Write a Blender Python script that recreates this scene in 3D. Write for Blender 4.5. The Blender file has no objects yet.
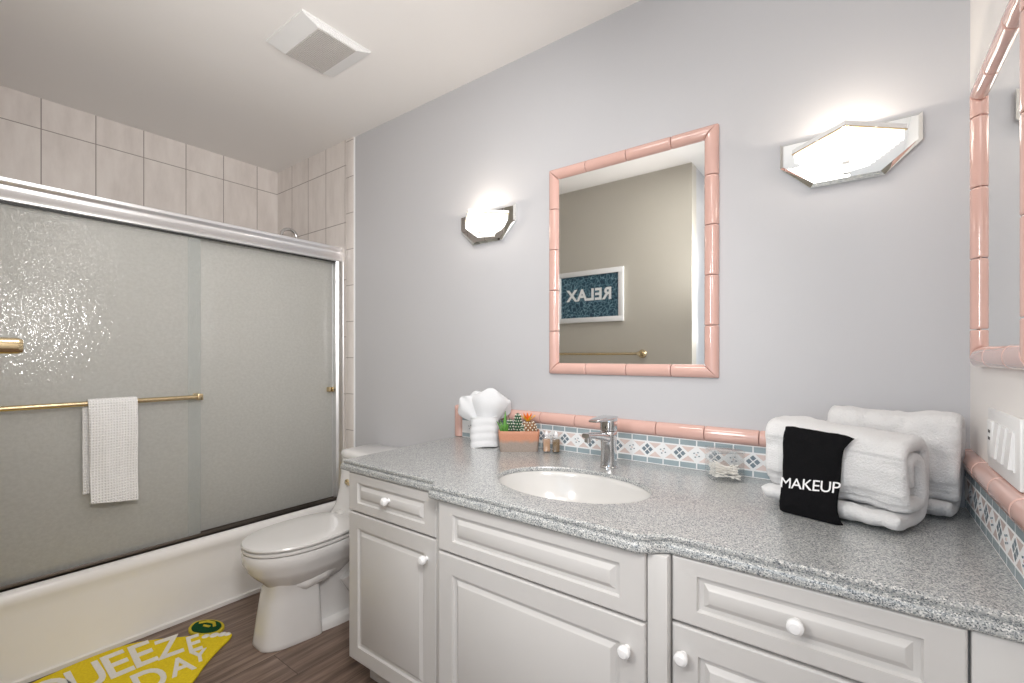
import bpy, bmesh, math, random
from mathutils import Vector, Matrix, noise
PI = math.pi
S = bpy.context.scene
COL = S.collection
random.seed(7)

# ------------------------------------------------------------------ camera
cam_data = bpy.data.cameras.new('camera')
cam = bpy.data.objects.new('camera', cam_data); COL.objects.link(cam)
cam_data.sensor_fit = 'HORIZONTAL'; cam_data.sensor_width = 36.0
cam_data.lens = 462.5 / 1024 * 36.0
cam_data.shift_y = (356.5 - 341.5) / 1024
cam_data.clip_start = 0.02
cam.location = (0, 0, 1.181)
cam.rotation_euler = (PI / 2, 0, math.radians(36.95))
S.camera = cam

# ------------------------------------------------------------------ world, lights, exposure
w = bpy.data.worlds.new('world'); S.world = w; w.use_nodes = True
w.node_tree.nodes['Background'].inputs[0].default_value = (0.75, 0.86, 1.0, 1)
w.node_tree.nodes['Background'].inputs[1].default_value = 0.6
S.view_settings.view_transform = 'Standard'; S.view_settings.look = 'None'
S.view_settings.gamma = 1.0; S.view_settings.use_curve_mapping = False
S.view_settings.exposure = 0.0
S.cycles.use_denoising = True
S.cycles.max_bounces = 14; S.cycles.transparent_max_bounces = 32; S.cycles.transmission_bounces = 10; S.cycles.diffuse_bounces = 6
S.cycles.sample_clamp_indirect = 6.0

def area_light(name, loc, rot, sx, sy, power, color):
    d = bpy.data.lights.new(name, 'AREA'); d.shape = 'RECTANGLE'; d.size = sx; d.size_y = sy
    d.energy = power; d.color = color
    o = bpy.data.objects.new(name, d); COL.objects.link(o); o.location = loc; o.rotation_euler = rot
    return o
# daylight entering by the window behind the camera
area_light('window_daylight', (-0.33, -1.30, 1.45), (PI / 2, 0, 0), 0.95, 1.35, 6.0, (0.66, 0.83, 1.0))
# unseen fill light added under the ceiling behind the camera
area_light('rear_fill_light', (-0.33, -0.62, 2.39), (0, 0, 0), 0.55, 0.55, 6.0, (1.0, 0.95, 0.88))
# added fill light, out of frame above and in front of the vanity
area_light('overhead_fill_light', (-0.80, 0.62, 2.40), (0, 0, 0), 0.40, 0.24, 6.0, (1.0, 0.97, 0.93))
# added fill beside the camera, aimed at the left tiles and ceiling
left_fill = area_light('left_fill_light', (-0.52, 0.13, 1.64), Vector((-0.86, 0.38, 0.33)).to_track_quat('-Z', 'Y').to_euler(), 0.30, 0.30, 6.5, (1.0, 0.975, 0.95))
left_fill.data.spread = math.radians(112)
# unseen fill added near the camera to brighten tub and floor
low_fill = area_light('low_fill_light', (-0.02, 0.12, 1.80), Vector((-0.76, 0.54, -0.40)).to_track_quat('-Z', 'Y').to_euler(), 0.25, 0.45, 6.0, (1.0, 0.985, 0.97))
low_fill.data.spread = math.radians(98)
# added fill behind the camera on its left, brightening the vanity corner
area_light('corner_fill_light', (-0.74, -0.30, 1.55), Vector((0.85, 0.52, -0.05)).to_track_quat('-Z', 'Y').to_euler(), 0.30, 0.55, 12.0, (1.0, 0.97, 0.93))
SCONCE_POWER = 1.1
SCONCE_EMIT = 2.4

# ------------------------------------------------------------------ materials
def new_mat(name):
    m = bpy.data.materials.new(name); m.use_nodes = True
    nt = m.node_tree; b = nt.nodes['Principled BSDF']
    return m, nt, b
def N(nt, typ, **kw):
    n = nt.nodes.new(typ)
    for k, v in kw.items(): setattr(n, k, v)
    return n
def math_node(nt, op, a, b=None, c=None):
    n = nt.nodes.new('ShaderNodeMath'); n.operation = op
    for i, v in enumerate((a, b, c)):
        if v is None: continue
        if isinstance(v, (int, float)): n.inputs[i].default_value = v
        else: nt.links.new(v, n.inputs[i])
    return n.outputs[0]
def mix_color(nt, f, a, b):
    n = nt.nodes.new('ShaderNodeMix'); n.data_type = 'RGBA'
    for idx, v in ((0, f), (6, a), (7, b)):
        if isinstance(v, (int, float)): n.inputs[idx].default_value = v
        elif isinstance(v, tuple): n.inputs[idx].default_value = (*v, 1) if len(v) == 3 else v
        else: nt.links.new(v, n.inputs[idx])
    return n.outputs[2]
def ramp(nt, fac, stops, interp='LINEAR'):
    n = nt.nodes.new('ShaderNodeValToRGB'); n.color_ramp.interpolation = interp
    el = n.color_ramp.elements
    while len(el) < len(stops): el.new(0.5)
    for e, (p, c) in zip(el, stops): e.position = p; e.color = (*c, 1)
    nt.links.new(fac, n.inputs[0]); return n.outputs[0]
def coords(nt, scale=(1, 1, 1), kind='Object'):
    tc = nt.nodes.new('ShaderNodeTexCoord'); mp = nt.nodes.new('ShaderNodeMapping')
    mp.inputs['Scale'].default_value = scale
    nt.links.new(tc.outputs[kind], mp.inputs[0]); return mp.outputs[0]
def noise_tex(nt, vec, scale, detail=3, rough=0.5):
    n = nt.nodes.new('ShaderNodeTexNoise'); n.inputs['Scale'].default_value = scale
    n.inputs['Detail'].default_value = detail; n.inputs['Roughness'].default_value = rough
    nt.links.new(vec, n.inputs['Vector']); return n.outputs['Fac']
def bump(nt, b, h, strength, dist=0.002):
    n = nt.nodes.new('ShaderNodeBump'); n.inputs['Strength'].default_value = strength
    n.inputs['Distance'].default_value = dist
    nt.links.new(h, n.inputs['Height']); nt.links.new(n.outputs[0], b.inputs['Normal'])
def simple(name, col, rough=0.5, metal=0.0, var=0.03, scale=30, bmp=0.0, bscale=200, coat=0.0, spec=0.5):
    m, nt, b = new_mat(name)
    v = coords(nt)
    f = noise_tex(nt, v, scale)
    lo = tuple(max(0, c * (1 - var)) for c in col); hi = tuple(min(1, c * (1 + var)) for c in col)
    nt.links.new(mix_color(nt, f, lo, hi), b.inputs['Base Color'])
    b.inputs['Roughness'].default_value = rough; b.inputs['Metallic'].default_value = metal
    b.inputs['Coat Weight'].default_value = coat; b.inputs['Specular IOR Level'].default_value = spec
    if bmp: bump(nt, b, noise_tex(nt, v, bscale, 4, 0.6), bmp)
    return m

M = {}
M['wall_paint'] = simple('wall_paint', (0.53, 0.53, 0.55), 0.5, var=0.012, scale=3, bmp=0.05, bscale=160)
M['beige_paint'] = simple('beige_paint', (0.52, 0.49, 0.43), 0.6, var=0.012, scale=3, bmp=0.05, bscale=160)
M['lit_wall_paint'] = simple('lit_wall_paint', (0.82, 0.795, 0.775), 0.5, var=0.012, scale=3, bmp=0.05, bscale=160)  # right wall: paint lightened and warmed in place of light falling on it
M['ceiling_paint'] = simple('ceiling_paint', (0.87, 0.85, 0.835), 0.7, var=0.012, scale=3, bmp=0.05, bscale=160)
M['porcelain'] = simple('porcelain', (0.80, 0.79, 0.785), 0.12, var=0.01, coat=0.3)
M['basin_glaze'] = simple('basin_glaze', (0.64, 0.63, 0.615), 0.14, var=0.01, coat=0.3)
M['tub_enamel'] = simple('tub_enamel', (0.90, 0.885, 0.87), 0.2, var=0.01, coat=0.2)
M['seat_plastic'] = simple('seat_plastic', (0.80, 0.79, 0.78), 0.22, var=0.01)
M['dark_gap'] = simple('dark_gap', (0.035, 0.033, 0.03), 0.6)
M['cabinet_paint'] = simple('cabinet_paint', (0.605, 0.592, 0.58), 0.38, var=0.012, scale=8, bmp=0.03, bscale=90)
M['knob_ceramic'] = simple('knob_ceramic', (0.86, 0.86, 0.87), 0.15, var=0.01, coat=0.4)
M['chrome'] = simple('chrome', (0.66, 0.66, 0.67), 0.08, 1.0, var=0.01)
M['satin_aluminium'] = simple('satin_aluminium', (0.90, 0.90, 0.92), 0.3, 1.0, var=0.02)
M['bronze'] = simple('bronze', (0.24, 0.21, 0.19), 0.35, 1.0, var=0.05)
M['brass'] = simple('brass', (0.72, 0.58, 0.36), 0.2, 1.0, var=0.05)
M['mirror_glass'] = simple('mirror_glass', (0.86, 0.87, 0.86), 0.015, 1.0, var=0.0)
M['pink_tile'] = simple('pink_tile', (0.67, 0.42, 0.365), 0.1, var=0.07, scale=14, coat=0.5)
M['grout'] = simple('grout', (0.78, 0.79, 0.80), 0.8, var=0.04, scale=90)
M['pink_grout'] = simple('pink_grout', (0.55, 0.38, 0.33), 0.8, var=0.05)
M['blue_tile'] = simple('blue_tile', (0.30, 0.37, 0.40), 0.2, var=0.12, scale=25)
M['dark_blue_tile'] = simple('dark_blue_tile', (0.17, 0.22, 0.26), 0.2, var=0.12, scale=60)
M['blush_tile'] = simple('blush_tile', (0.66, 0.55, 0.52), 0.25, var=0.06, scale=25)
M['white_plastic'] = simple('white_plastic', (0.80, 0.80, 0.80), 0.35, var=0.01)
M['vent_grille'] = simple('vent_grille', (0.60, 0.58, 0.56), 0.5, var=0.02)
M['black_slot'] = simple('black_slot', (0.02, 0.02, 0.02), 0.5)
M['white_frame'] = simple('white_frame', (0.80, 0.80, 0.80), 0.35, var=0.01)
M['white_ink'] = simple('white_ink', (0.85, 0.87, 0.87), 0.6, var=0.01)
M['terracotta'] = None
M['soil'] = simple('soil', (0.05, 0.035, 0.025), 0.9, var=0.4, scale=200, bmp=0.6, bscale=300)
M['cactus_green'] = simple('cactus_green', (0.03, 0.085, 0.04), 0.55, var=0.4, scale=90)
M['aloe_green'] = simple('aloe_green', (0.10, 0.27, 0.05), 0.4, var=0.35, scale=60)
M['cactus_brown'] = simple('cactus_brown', (0.22, 0.11, 0.05), 0.6, var=0.4, scale=120)
M['spine_white'] = simple('spine_white', (0.80, 0.78, 0.68), 0.8)
M['flower_orange'] = simple('flower_orange', (0.85, 0.17, 0.02), 0.5, var=0.25, scale=70)
M['flower_yellow'] = simple('flower_yellow', (0.88, 0.45, 0.03), 0.5, var=0.15, scale=70)
M['amber_liquid'] = simple('amber_liquid', (0.42, 0.25, 0.15), 0.12, var=0.1, coat=0.6)
M['umber_liquid'] = simple('umber_liquid', (0.16, 0.10, 0.045), 0.12, var=0.1, coat=0.6)
M['bottle_cap'] = simple('bottle_cap', (0.78, 0.78, 0.80), 0.12, 0.0, coat=0.8)
M['cotton'] = simple('cotton', (0.90, 0.87, 0.82), 0.9, var=0.05, scale=200, bmp=0.2)
M['black_terry'] = simple('black_terry', (0.006, 0.006, 0.007), 0.95, var=0.3, scale=300, bmp=0.9, bscale=500, spec=0.15)
M['thread_white'] = simple('thread_white', (0.86, 0.86, 0.87), 0.8, var=0.06, scale=400, bmp=0.4, bscale=600)
M['yellow_pile'] = simple('yellow_pile', (0.94, 0.66, 0.03), 0.95, var=0.22, scale=140, bmp=1.0, bscale=330, spec=0.1)
M['white_pile'] = simple('white_pile', (0.85, 0.82, 0.77), 0.95, var=0.12, scale=140, bmp=1.0, bscale=330, spec=0.1)
M['green_pile'] = simple('green_pile', (0.012, 0.07, 0.025), 0.95, var=0.3, scale=140, bmp=1.0, bscale=330, spec=0.1)
M['lime_pile'] = simple('lime_pile', (0.62, 0.50, 0.05), 0.95, var=0.2, scale=140, bmp=1.0, bscale=330, spec=0.1)

def cloth_mat(name, col, fine=230, strength=1.0):
    m, nt, b = new_mat(name)
    v = coords(nt)
    f = noise_tex(nt, v, fine, 4, 0.7)
    nt.links.new(mix_color(nt, f, tuple(c * 0.93 for c in col), col), b.inputs['Base Color'])
    b.inputs['Roughness'].default_value = 0.95; b.inputs['Specular IOR Level'].default_value = 0.1
    b.inputs['Sheen Weight'].default_value = 0.25
    bump(nt, b, f, strength, 0.005); return m
M['white_terry'] = cloth_mat('white_terry', (0.86, 0.86, 0.865))
M['band_weave'] = cloth_mat('band_weave', (0.84, 0.84, 0.85), 800, 0.3)
M['fan_cloth'] = cloth_mat('fan_cloth', (0.74, 0.75, 0.77), 260, 0.35)

def waffle_mat():
    m, nt, b = new_mat('waffle_cloth')
    tc = N(nt, 'ShaderNodeTexCoord'); sp = N(nt, 'ShaderNodeSeparateXYZ'); nt.links.new(tc.outputs['Object'], sp.inputs[0])
    a = math_node(nt, 'SINE', math_node(nt, 'MULTIPLY', sp.outputs[1], 2 * PI / 0.009))
    c = math_node(nt, 'SINE', math_node(nt, 'MULTIPLY', sp.outputs[2], 2 * PI / 0.011))
    h = math_node(nt, 'MAXIMUM', a, c)
    hh = math_node(nt, 'MULTIPLY_ADD', h, 0.5, 0.5)
    nt.links.new(mix_color(nt, hh, (0.74, 0.73, 0.725), (0.86, 0.855, 0.85)), b.inputs['Base Color'])
    b.inputs['Roughness'].default_value = 0.95; b.inputs['Specular IOR Level'].default_value = 0.1
    bump(nt, b, hh, 0.9, 0.002); return m
M['waffle_cloth'] = waffle_mat()

def tile_mat(name, axis, h0, wd, z0, ht, grout=0.0022):
    m, nt, b = new_mat(name)
    g = N(nt, 'ShaderNodeNewGeometry'); sp = N(nt, 'ShaderNodeSeparateXYZ'); nt.links.new(g.outputs['Position'], sp.inputs[0])
    def cell(o, o0, s):
        t = math_node(nt, 'DIVIDE', math_node(nt, 'SUBTRACT', o, o0), s)
        fl = math_node(nt, 'FLOOR', t); fr = math_node(nt, 'SUBTRACT', t, fl)
        d = math_node(nt, 'MULTIPLY', math_node(nt, 'MINIMUM', fr, math_node(nt, 'SUBTRACT', 1.0, fr)), s)
        return fl, d
    fi, di = cell(sp.outputs[axis], h0, wd); fj, dj = cell(sp.outputs[2], z0, ht)
    d = math_node(nt, 'MINIMUM', di, dj)
    mask = math_node(nt, 'LESS_THAN', d, grout)
    cx = N(nt, 'ShaderNodeCombineXYZ'); nt.links.new(fi, cx.inputs[0]); nt.links.new(fj, cx.inputs[1])
    wn = N(nt, 'ShaderNodeTexWhiteNoise'); nt.links.new(cx.outputs[0], wn.inputs['Vector'])
    off = N(nt, 'ShaderNodeVectorMath', operation='MULTIPLY_ADD')
    nt.links.new(wn.outputs['Color'], off.inputs[0]); off.inputs[1].default_value = (9, 9, 9)
    sc = N(nt, 'ShaderNodeVectorMath', operation='MULTIPLY'); nt.links.new(g.outputs['Position'], sc.inputs[0]); sc.inputs[1].default_value = (1, 1, 0.3)
    nt.links.new(sc.outputs[0], off.inputs[2])
    f = noise_tex(nt, off.outputs[0], 16, 5, 0.6)
    col = ramp(nt, f, [(0.25, (0.66, 0.61, 0.58)), (0.55, (0.76, 0.71, 0.68)), (0.8, (0.82, 0.78, 0.75))])
    col2 = mix_color(nt, math_node(nt, 'MULTIPLY', wn.outputs['Value'], 0.12), col, (0.86, 0.82, 0.79))
    nt.links.new(mix_color(nt, mask, col2, (0.33, 0.29, 0.27)), b.inputs['Base Color'])
    nt.links.new(math_node(nt, 'MULTIPLY_ADD', mask, 0.5, 0.28), b.inputs['Roughness'])
    bump(nt, b, math_node(nt, 'MINIMUM', math_node(nt, 'DIVIDE', d, 0.004), 1.0), 0.4, 0.001)
    return m
M['tile_far'] = tile_mat('shower_tile_far', 1, 0.422, 0.2022, 2.290 - 0.3325 * 6, 0.3325)
M['tile_side'] = tile_mat('shower_tile_side', 0, -3.199, 0.2008, 2.293 - 0.3325 * 6, 0.3325)
M['tile_trim'] = tile_mat('shower_tile_trim', 0, -2.389, 0.4, 2.217 - 0.2085 * 10, 0.2085, 0.0018)

def granite():
    m, nt, b = new_mat('speckled_counter')
    v = coords(nt)
    vo = N(nt, 'ShaderNodeTexVoronoi'); vo.inputs['Scale'].default_value = 520; nt.links.new(v, vo.inputs['Vector'])
    sx = N(nt, 'ShaderNodeSeparateColor'); nt.links.new(vo.outputs['Color'], sx.inputs[0])
    c1 = ramp(nt, sx.outputs[0], [(0.0, (0.024, 0.036, 0.05)), (0.12, (0.15, 0.172, 0.19)), (0.28, (0.33, 0.345, 0.35)), (0.58, (0.47, 0.478, 0.468)), (0.86, (0.74, 0.735, 0.71))], 'CONSTANT')
    n2 = noise_tex(nt, v, 60, 4)
    c2 = mix_color(nt, math_node(nt, 'MULTIPLY', n2, 0.35), c1, (0.39, 0.40, 0.40))
    nt.links.new(c2, b.inputs['Base Color'])
    b.inputs['Roughness'].default_value = 0.3; b.inputs['Coat Weight'].default_value = 1.0; b.inputs['Coat Roughness'].default_value = 0.25; b.inputs['Coat IOR'].default_value = 1.6
    return m
M['granite'] = granite()

def planks():
    m, nt, b = new_mat('wood_plank_floor')
    g = N(nt, 'ShaderNodeNewGeometry'); sp = N(nt, 'ShaderNodeSeparateXYZ'); nt.links.new(g.outputs['Position'], sp.inputs[0])
    t = math_node(nt, 'DIVIDE', math_node(nt, 'ADD', sp.outputs[0], 0.05), 0.18)
    fl = math_node(nt, 'FLOOR', t); fr = math_node(nt, 'SUBTRACT', t, fl)
    wn = N(nt, 'ShaderNodeTexWhiteNoise', noise_dimensions='1D'); nt.links.new(fl, wn.inputs['W'])
    ty = math_node(nt, 'ADD', math_node(nt, 'DIVIDE', sp.outputs[1], 1.2), wn.outputs['Value'])
    fly = math_node(nt, 'FLOOR', ty); fry = math_node(nt, 'SUBTRACT', ty, fly)
    e1 = math_node(nt, 'MULTIPLY', math_node(nt, 'MINIMUM', fr, math_node(nt, 'SUBTRACT', 1.0, fr)), 0.18)
    e2 = math_node(nt, 'MULTIPLY', math_node(nt, 'MINIMUM', fry, math_node(nt, 'SUBTRACT', 1.0, fry)), 1.2)
    seam = math_node(nt, 'LESS_THAN', math_node(nt, 'MINIMUM', e1, e2), 0.0012)
    cx = N(nt, 'ShaderNodeCombineXYZ'); nt.links.new(fl, cx.inputs[0]); nt.links.new(fly, cx.inputs[1])
    w2 = N(nt, 'ShaderNodeTexWhiteNoise'); nt.links.new(cx.outputs[0], w2.inputs['Vector'])
    sc = N(nt, 'ShaderNodeVectorMath', operation='MULTIPLY'); nt.links.new(g.outputs['Position'], sc.inputs[0]); sc.inputs[1].default_value = (14, 1.0, 1)
    off = N(nt, 'ShaderNodeVectorMath', operation='MULTIPLY_ADD'); nt.links.new(w2.outputs['Color'], off.inputs[0]); off.inputs[1].default_value = (20, 20, 20); nt.links.new(sc.outputs[0], off.inputs[2])
    f1 = noise_tex(nt, off.outputs[0], 2.2, 6, 0.65)
    sc2 = N(nt, 'ShaderNodeVectorMath', operation='MULTIPLY'); nt.links.new(off.outputs[0], sc2.inputs[0]); sc2.inputs[1].default_value = (5, 2, 1)
    f2 = noise_tex(nt, sc2.outputs[0], 3, 4, 0.6)
    f = math_node(nt, 'ADD', math_node(nt, 'MULTIPLY', f1, 0.7), math_node(nt, 'MULTIPLY', f2, 0.3))
    c = ramp(nt, f, [(0.34, (0.055, 0.034, 0.025)), (0.46, (0.15, 0.098, 0.072)), (0.58, (0.26, 0.185, 0.145)), (0.70, (0.38, 0.295, 0.24))])
    c = mix_color(nt, math_node(nt, 'MULTIPLY', w2.outputs['Value'], 0.3), c, (0.20, 0.14, 0.11))
    nt.links.new(mix_color(nt, seam, c, (0.05, 0.03, 0.02)), b.inputs['Base Color'])
    b.inputs['Roughness'].default_value = 0.42
    bump(nt, b, f2, 0.12, 0.001); return m
M['planks'] = planks()

def rain_glass():
    m, nt, b = new_mat('obscure_glass')
    v1 = coords(nt, (1, 1, 0.35)); f1 = noise_tex(nt, v1, 130, 3, 0.6)
    b.inputs['Base Color'].default_value = (0.86, 0.885, 0.86, 1)
    b.inputs['Roughness'].default_value = 0.30
    b.inputs['IOR'].default_value = 1.45
    b.inputs['Transmission Weight'].default_value = 1.0
    bump(nt, b, f1, 0.55, 0.004)
    tr = N(nt, 'ShaderNodeBsdfTranslucent'); tr.inputs[0].default_value = (0.86, 0.87, 0.84, 1)
    df = N(nt, 'ShaderNodeBsdfDiffuse'); df.inputs[0].default_value = (0.78, 0.78, 0.755, 1)
    dn = noise_tex(nt, coords(nt, (1, 0.8, 1)), 95, 4, 0.7)
    nt.links.new(ramp(nt, dn, [(0.30, (0.66, 0.66, 0.635)), (0.50, (0.76, 0.76, 0.735)), (0.70, (0.87, 0.87, 0.85))]), df.inputs[0])
    mx = N(nt, 'ShaderNodeMixShader'); mx.inputs[0].default_value = 0.5
    nt.links.new(tr.outputs[0], mx.inputs[1]); nt.links.new(df.outputs[0], mx.inputs[2])
    m2 = N(nt, 'ShaderNodeMixShader'); m2.inputs[0].default_value = 0.84
    nt.links.new(b.outputs[0], m2.inputs[1]); nt.links.new(mx.outputs[0], m2.inputs[2])
    gl = N(nt, 'ShaderNodeBsdfGlossy'); gl.inputs['Roughness'].default_value = 0.06
    bn = N(nt, 'ShaderNodeBump'); bn.inputs['Strength'].default_value = 0.32; bn.inputs['Distance'].default_value = 0.012
    nt.links.new(noise_tex(nt, coords(nt, (1, 1, 0.7)), 75, 2, 0.5), bn.inputs['Height']); nt.links.new(bn.outputs[0], gl.inputs['Normal'])
    lw = N(nt, 'ShaderNodeLayerWeight'); lw.inputs[0].default_value = 0.5
    fr = math_node(nt, 'MULTIPLY_ADD', math_node(nt, 'POWER', lw.outputs['Facing'], 4.0), 0.6, 0.045)
    m3 = N(nt, 'ShaderNodeMixShader'); nt.links.new(fr, m3.inputs[0])
    nt.links.new(m2.outputs[0], m3.inputs[1]); nt.links.new(gl.outputs[0], m3.inputs[2])
    nt.links.new(m3.outputs[0], nt.nodes['Material Output'].inputs[0])
    return m
M['rain_glass'] = rain_glass()

def clear_glass(name, col=(1, 1, 1), rough=0.0):
    m, nt, b = new_mat(name)
    gl = N(nt, 'ShaderNodeBsdfGlossy'); gl.inputs['Roughness'].default_value = 0.03
    tp = N(nt, 'ShaderNodeBsdfTransparent'); tp.inputs[0].default_value = (*col, 1)
    lw = N(nt, 'ShaderNodeLayerWeight'); lw.inputs[0].default_value = 0.5
    fr = math_node(nt, 'MULTIPLY_ADD', math_node(nt, 'POWER', lw.outputs['Facing'], 4.0), 0.55, 0.05)
    mx = N(nt, 'ShaderNodeMixShader'); nt.links.new(fr, mx.inputs[0])
    nt.links.new(tp.outputs[0], mx.inputs[1]); nt.links.new(gl.outputs[0], mx.inputs[2])
    nt.links.new(mx.outputs[0], nt.nodes['Material Output'].inputs[0]); return m
M['acrylic'] = clear_glass('clear_acrylic', (0.985, 0.988, 0.988))
def overlap_tint():
    m, nt, b = new_mat('overlap_tint')
    b.inputs['Base Color'].default_value = (0.66, 0.71, 0.71, 1); b.inputs['Roughness'].default_value = 0.3
    tp = N(nt, 'ShaderNodeBsdfTransparent'); mx = N(nt, 'ShaderNodeMixShader'); mx.inputs[0].default_value = 0.2
    nt.links.new(tp.outputs[0], mx.inputs[1]); nt.links.new(b.outputs[0], mx.inputs[2]); nt.links.new(mx.outputs[0], nt.nodes['Material Output'].inputs[0]); return m
M['overlap_tint'] = overlap_tint()
M['window_pane'] = clear_glass('window_pane', (0.96, 0.98, 0.98))

def lamp_glass():
    m, nt, b = new_mat('lit_shade_glass')
    f = noise_tex(nt, coords(nt, (1, 1, 1)), 45, 3, 0.6)
    b.inputs['Base Color'].default_value = (0.9, 0.88, 0.85, 1); b.inputs['Roughness'].default_value = 0.2
    nt.links.new(ramp(nt, f, [(0.35, (0.80, 0.81, 0.82)), (0.6, (1.0, 0.985, 0.96))]), b.inputs['Emission Color'])
    b.inputs['Emission Strength'].default_value = SCONCE_EMIT
    tp = N(nt, 'ShaderNodeBsdfTransparent'); mx = N(nt, 'ShaderNodeMixShader'); mx.inputs[0].default_value = 0.4
    nt.links.new(tp.outputs[0], mx.inputs[1]); nt.links.new(b.outputs[0], mx.inputs[2]); nt.links.new(mx.outputs[0], nt.nodes['Material Output'].inputs[0])
    return m
M['lamp_glass'] = lamp_glass()
M['frosted_bulb'] = simple('frosted_bulb', (0.85, 0.84, 0.82), 0.4, var=0.01)

def two_tone_pot():
    m, nt, b = new_mat('two_tone_pot')
    tc = N(nt, 'ShaderNodeTexCoord'); sp = N(nt, 'ShaderNodeSeparateXYZ'); nt.links.new(tc.outputs['Object'], sp.inputs[0])
    f = noise_tex(nt, tc.outputs['Object'], 35, 4); f2 = noise_tex(nt, tc.outputs['Object'], 250, 3)
    h = math_node(nt, 'ADD', sp.outputs[2], math_node(nt, 'MULTIPLY', math_node(nt, 'SUBTRACT', f, 0.5), 0.025))
    t = ramp(nt, math_node(nt, 'DIVIDE', h, 0.08), [(0.42, (0, 0, 0)), (0.60, (1, 1, 1))])
    lo = mix_color(nt, f2, (0.22, 0.17, 0.14), (0.40, 0.34, 0.30)); hi = mix_color(nt, f2, (0.46, 0.20, 0.12), (0.56, 0.27, 0.17))
    nt.links.new(mix_color(nt, t, lo, hi), b.inputs['Base Color']); b.inputs['Roughness'].default_value = 0.6
    bump(nt, b, f2, 0.3); return m
M['terracotta'] = two_tone_pot()

def water_print():
    m, nt, b = new_mat('pool_water_print')
    v = coords(nt); n1 = N(nt, 'ShaderNodeTexNoise'); n1.inputs['Scale'].default_value = 14; nt.links.new(v, n1.inputs['Vector'])
    mx = N(nt, 'ShaderNodeVectorMath', operation='MULTIPLY_ADD'); nt.links.new(n1.outputs['Color'], mx.inputs[0]); mx.inputs[1].default_value = (0.09, 0.09, 0.09); nt.links.new(v, mx.inputs[2])
    vo = N(nt, 'ShaderNodeTexVoronoi', feature='DISTANCE_TO_EDGE'); vo.inputs['Scale'].default_value = 34; nt.links.new(mx.outputs[0], vo.inputs['Vector'])
    c = ramp(nt, vo.outputs['Distance'], [(0.0, (0.30, 0.45, 0.50)), (0.03, (0.08, 0.19, 0.25)), (0.10, (0.018, 0.07, 0.11)), (0.5, (0.008, 0.035, 0.065))])
    nt.links.new(c, b.inputs['Base Color']); b.inputs['Roughness'].default_value = 0.35; return m
M['water_print'] = water_print()

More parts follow.
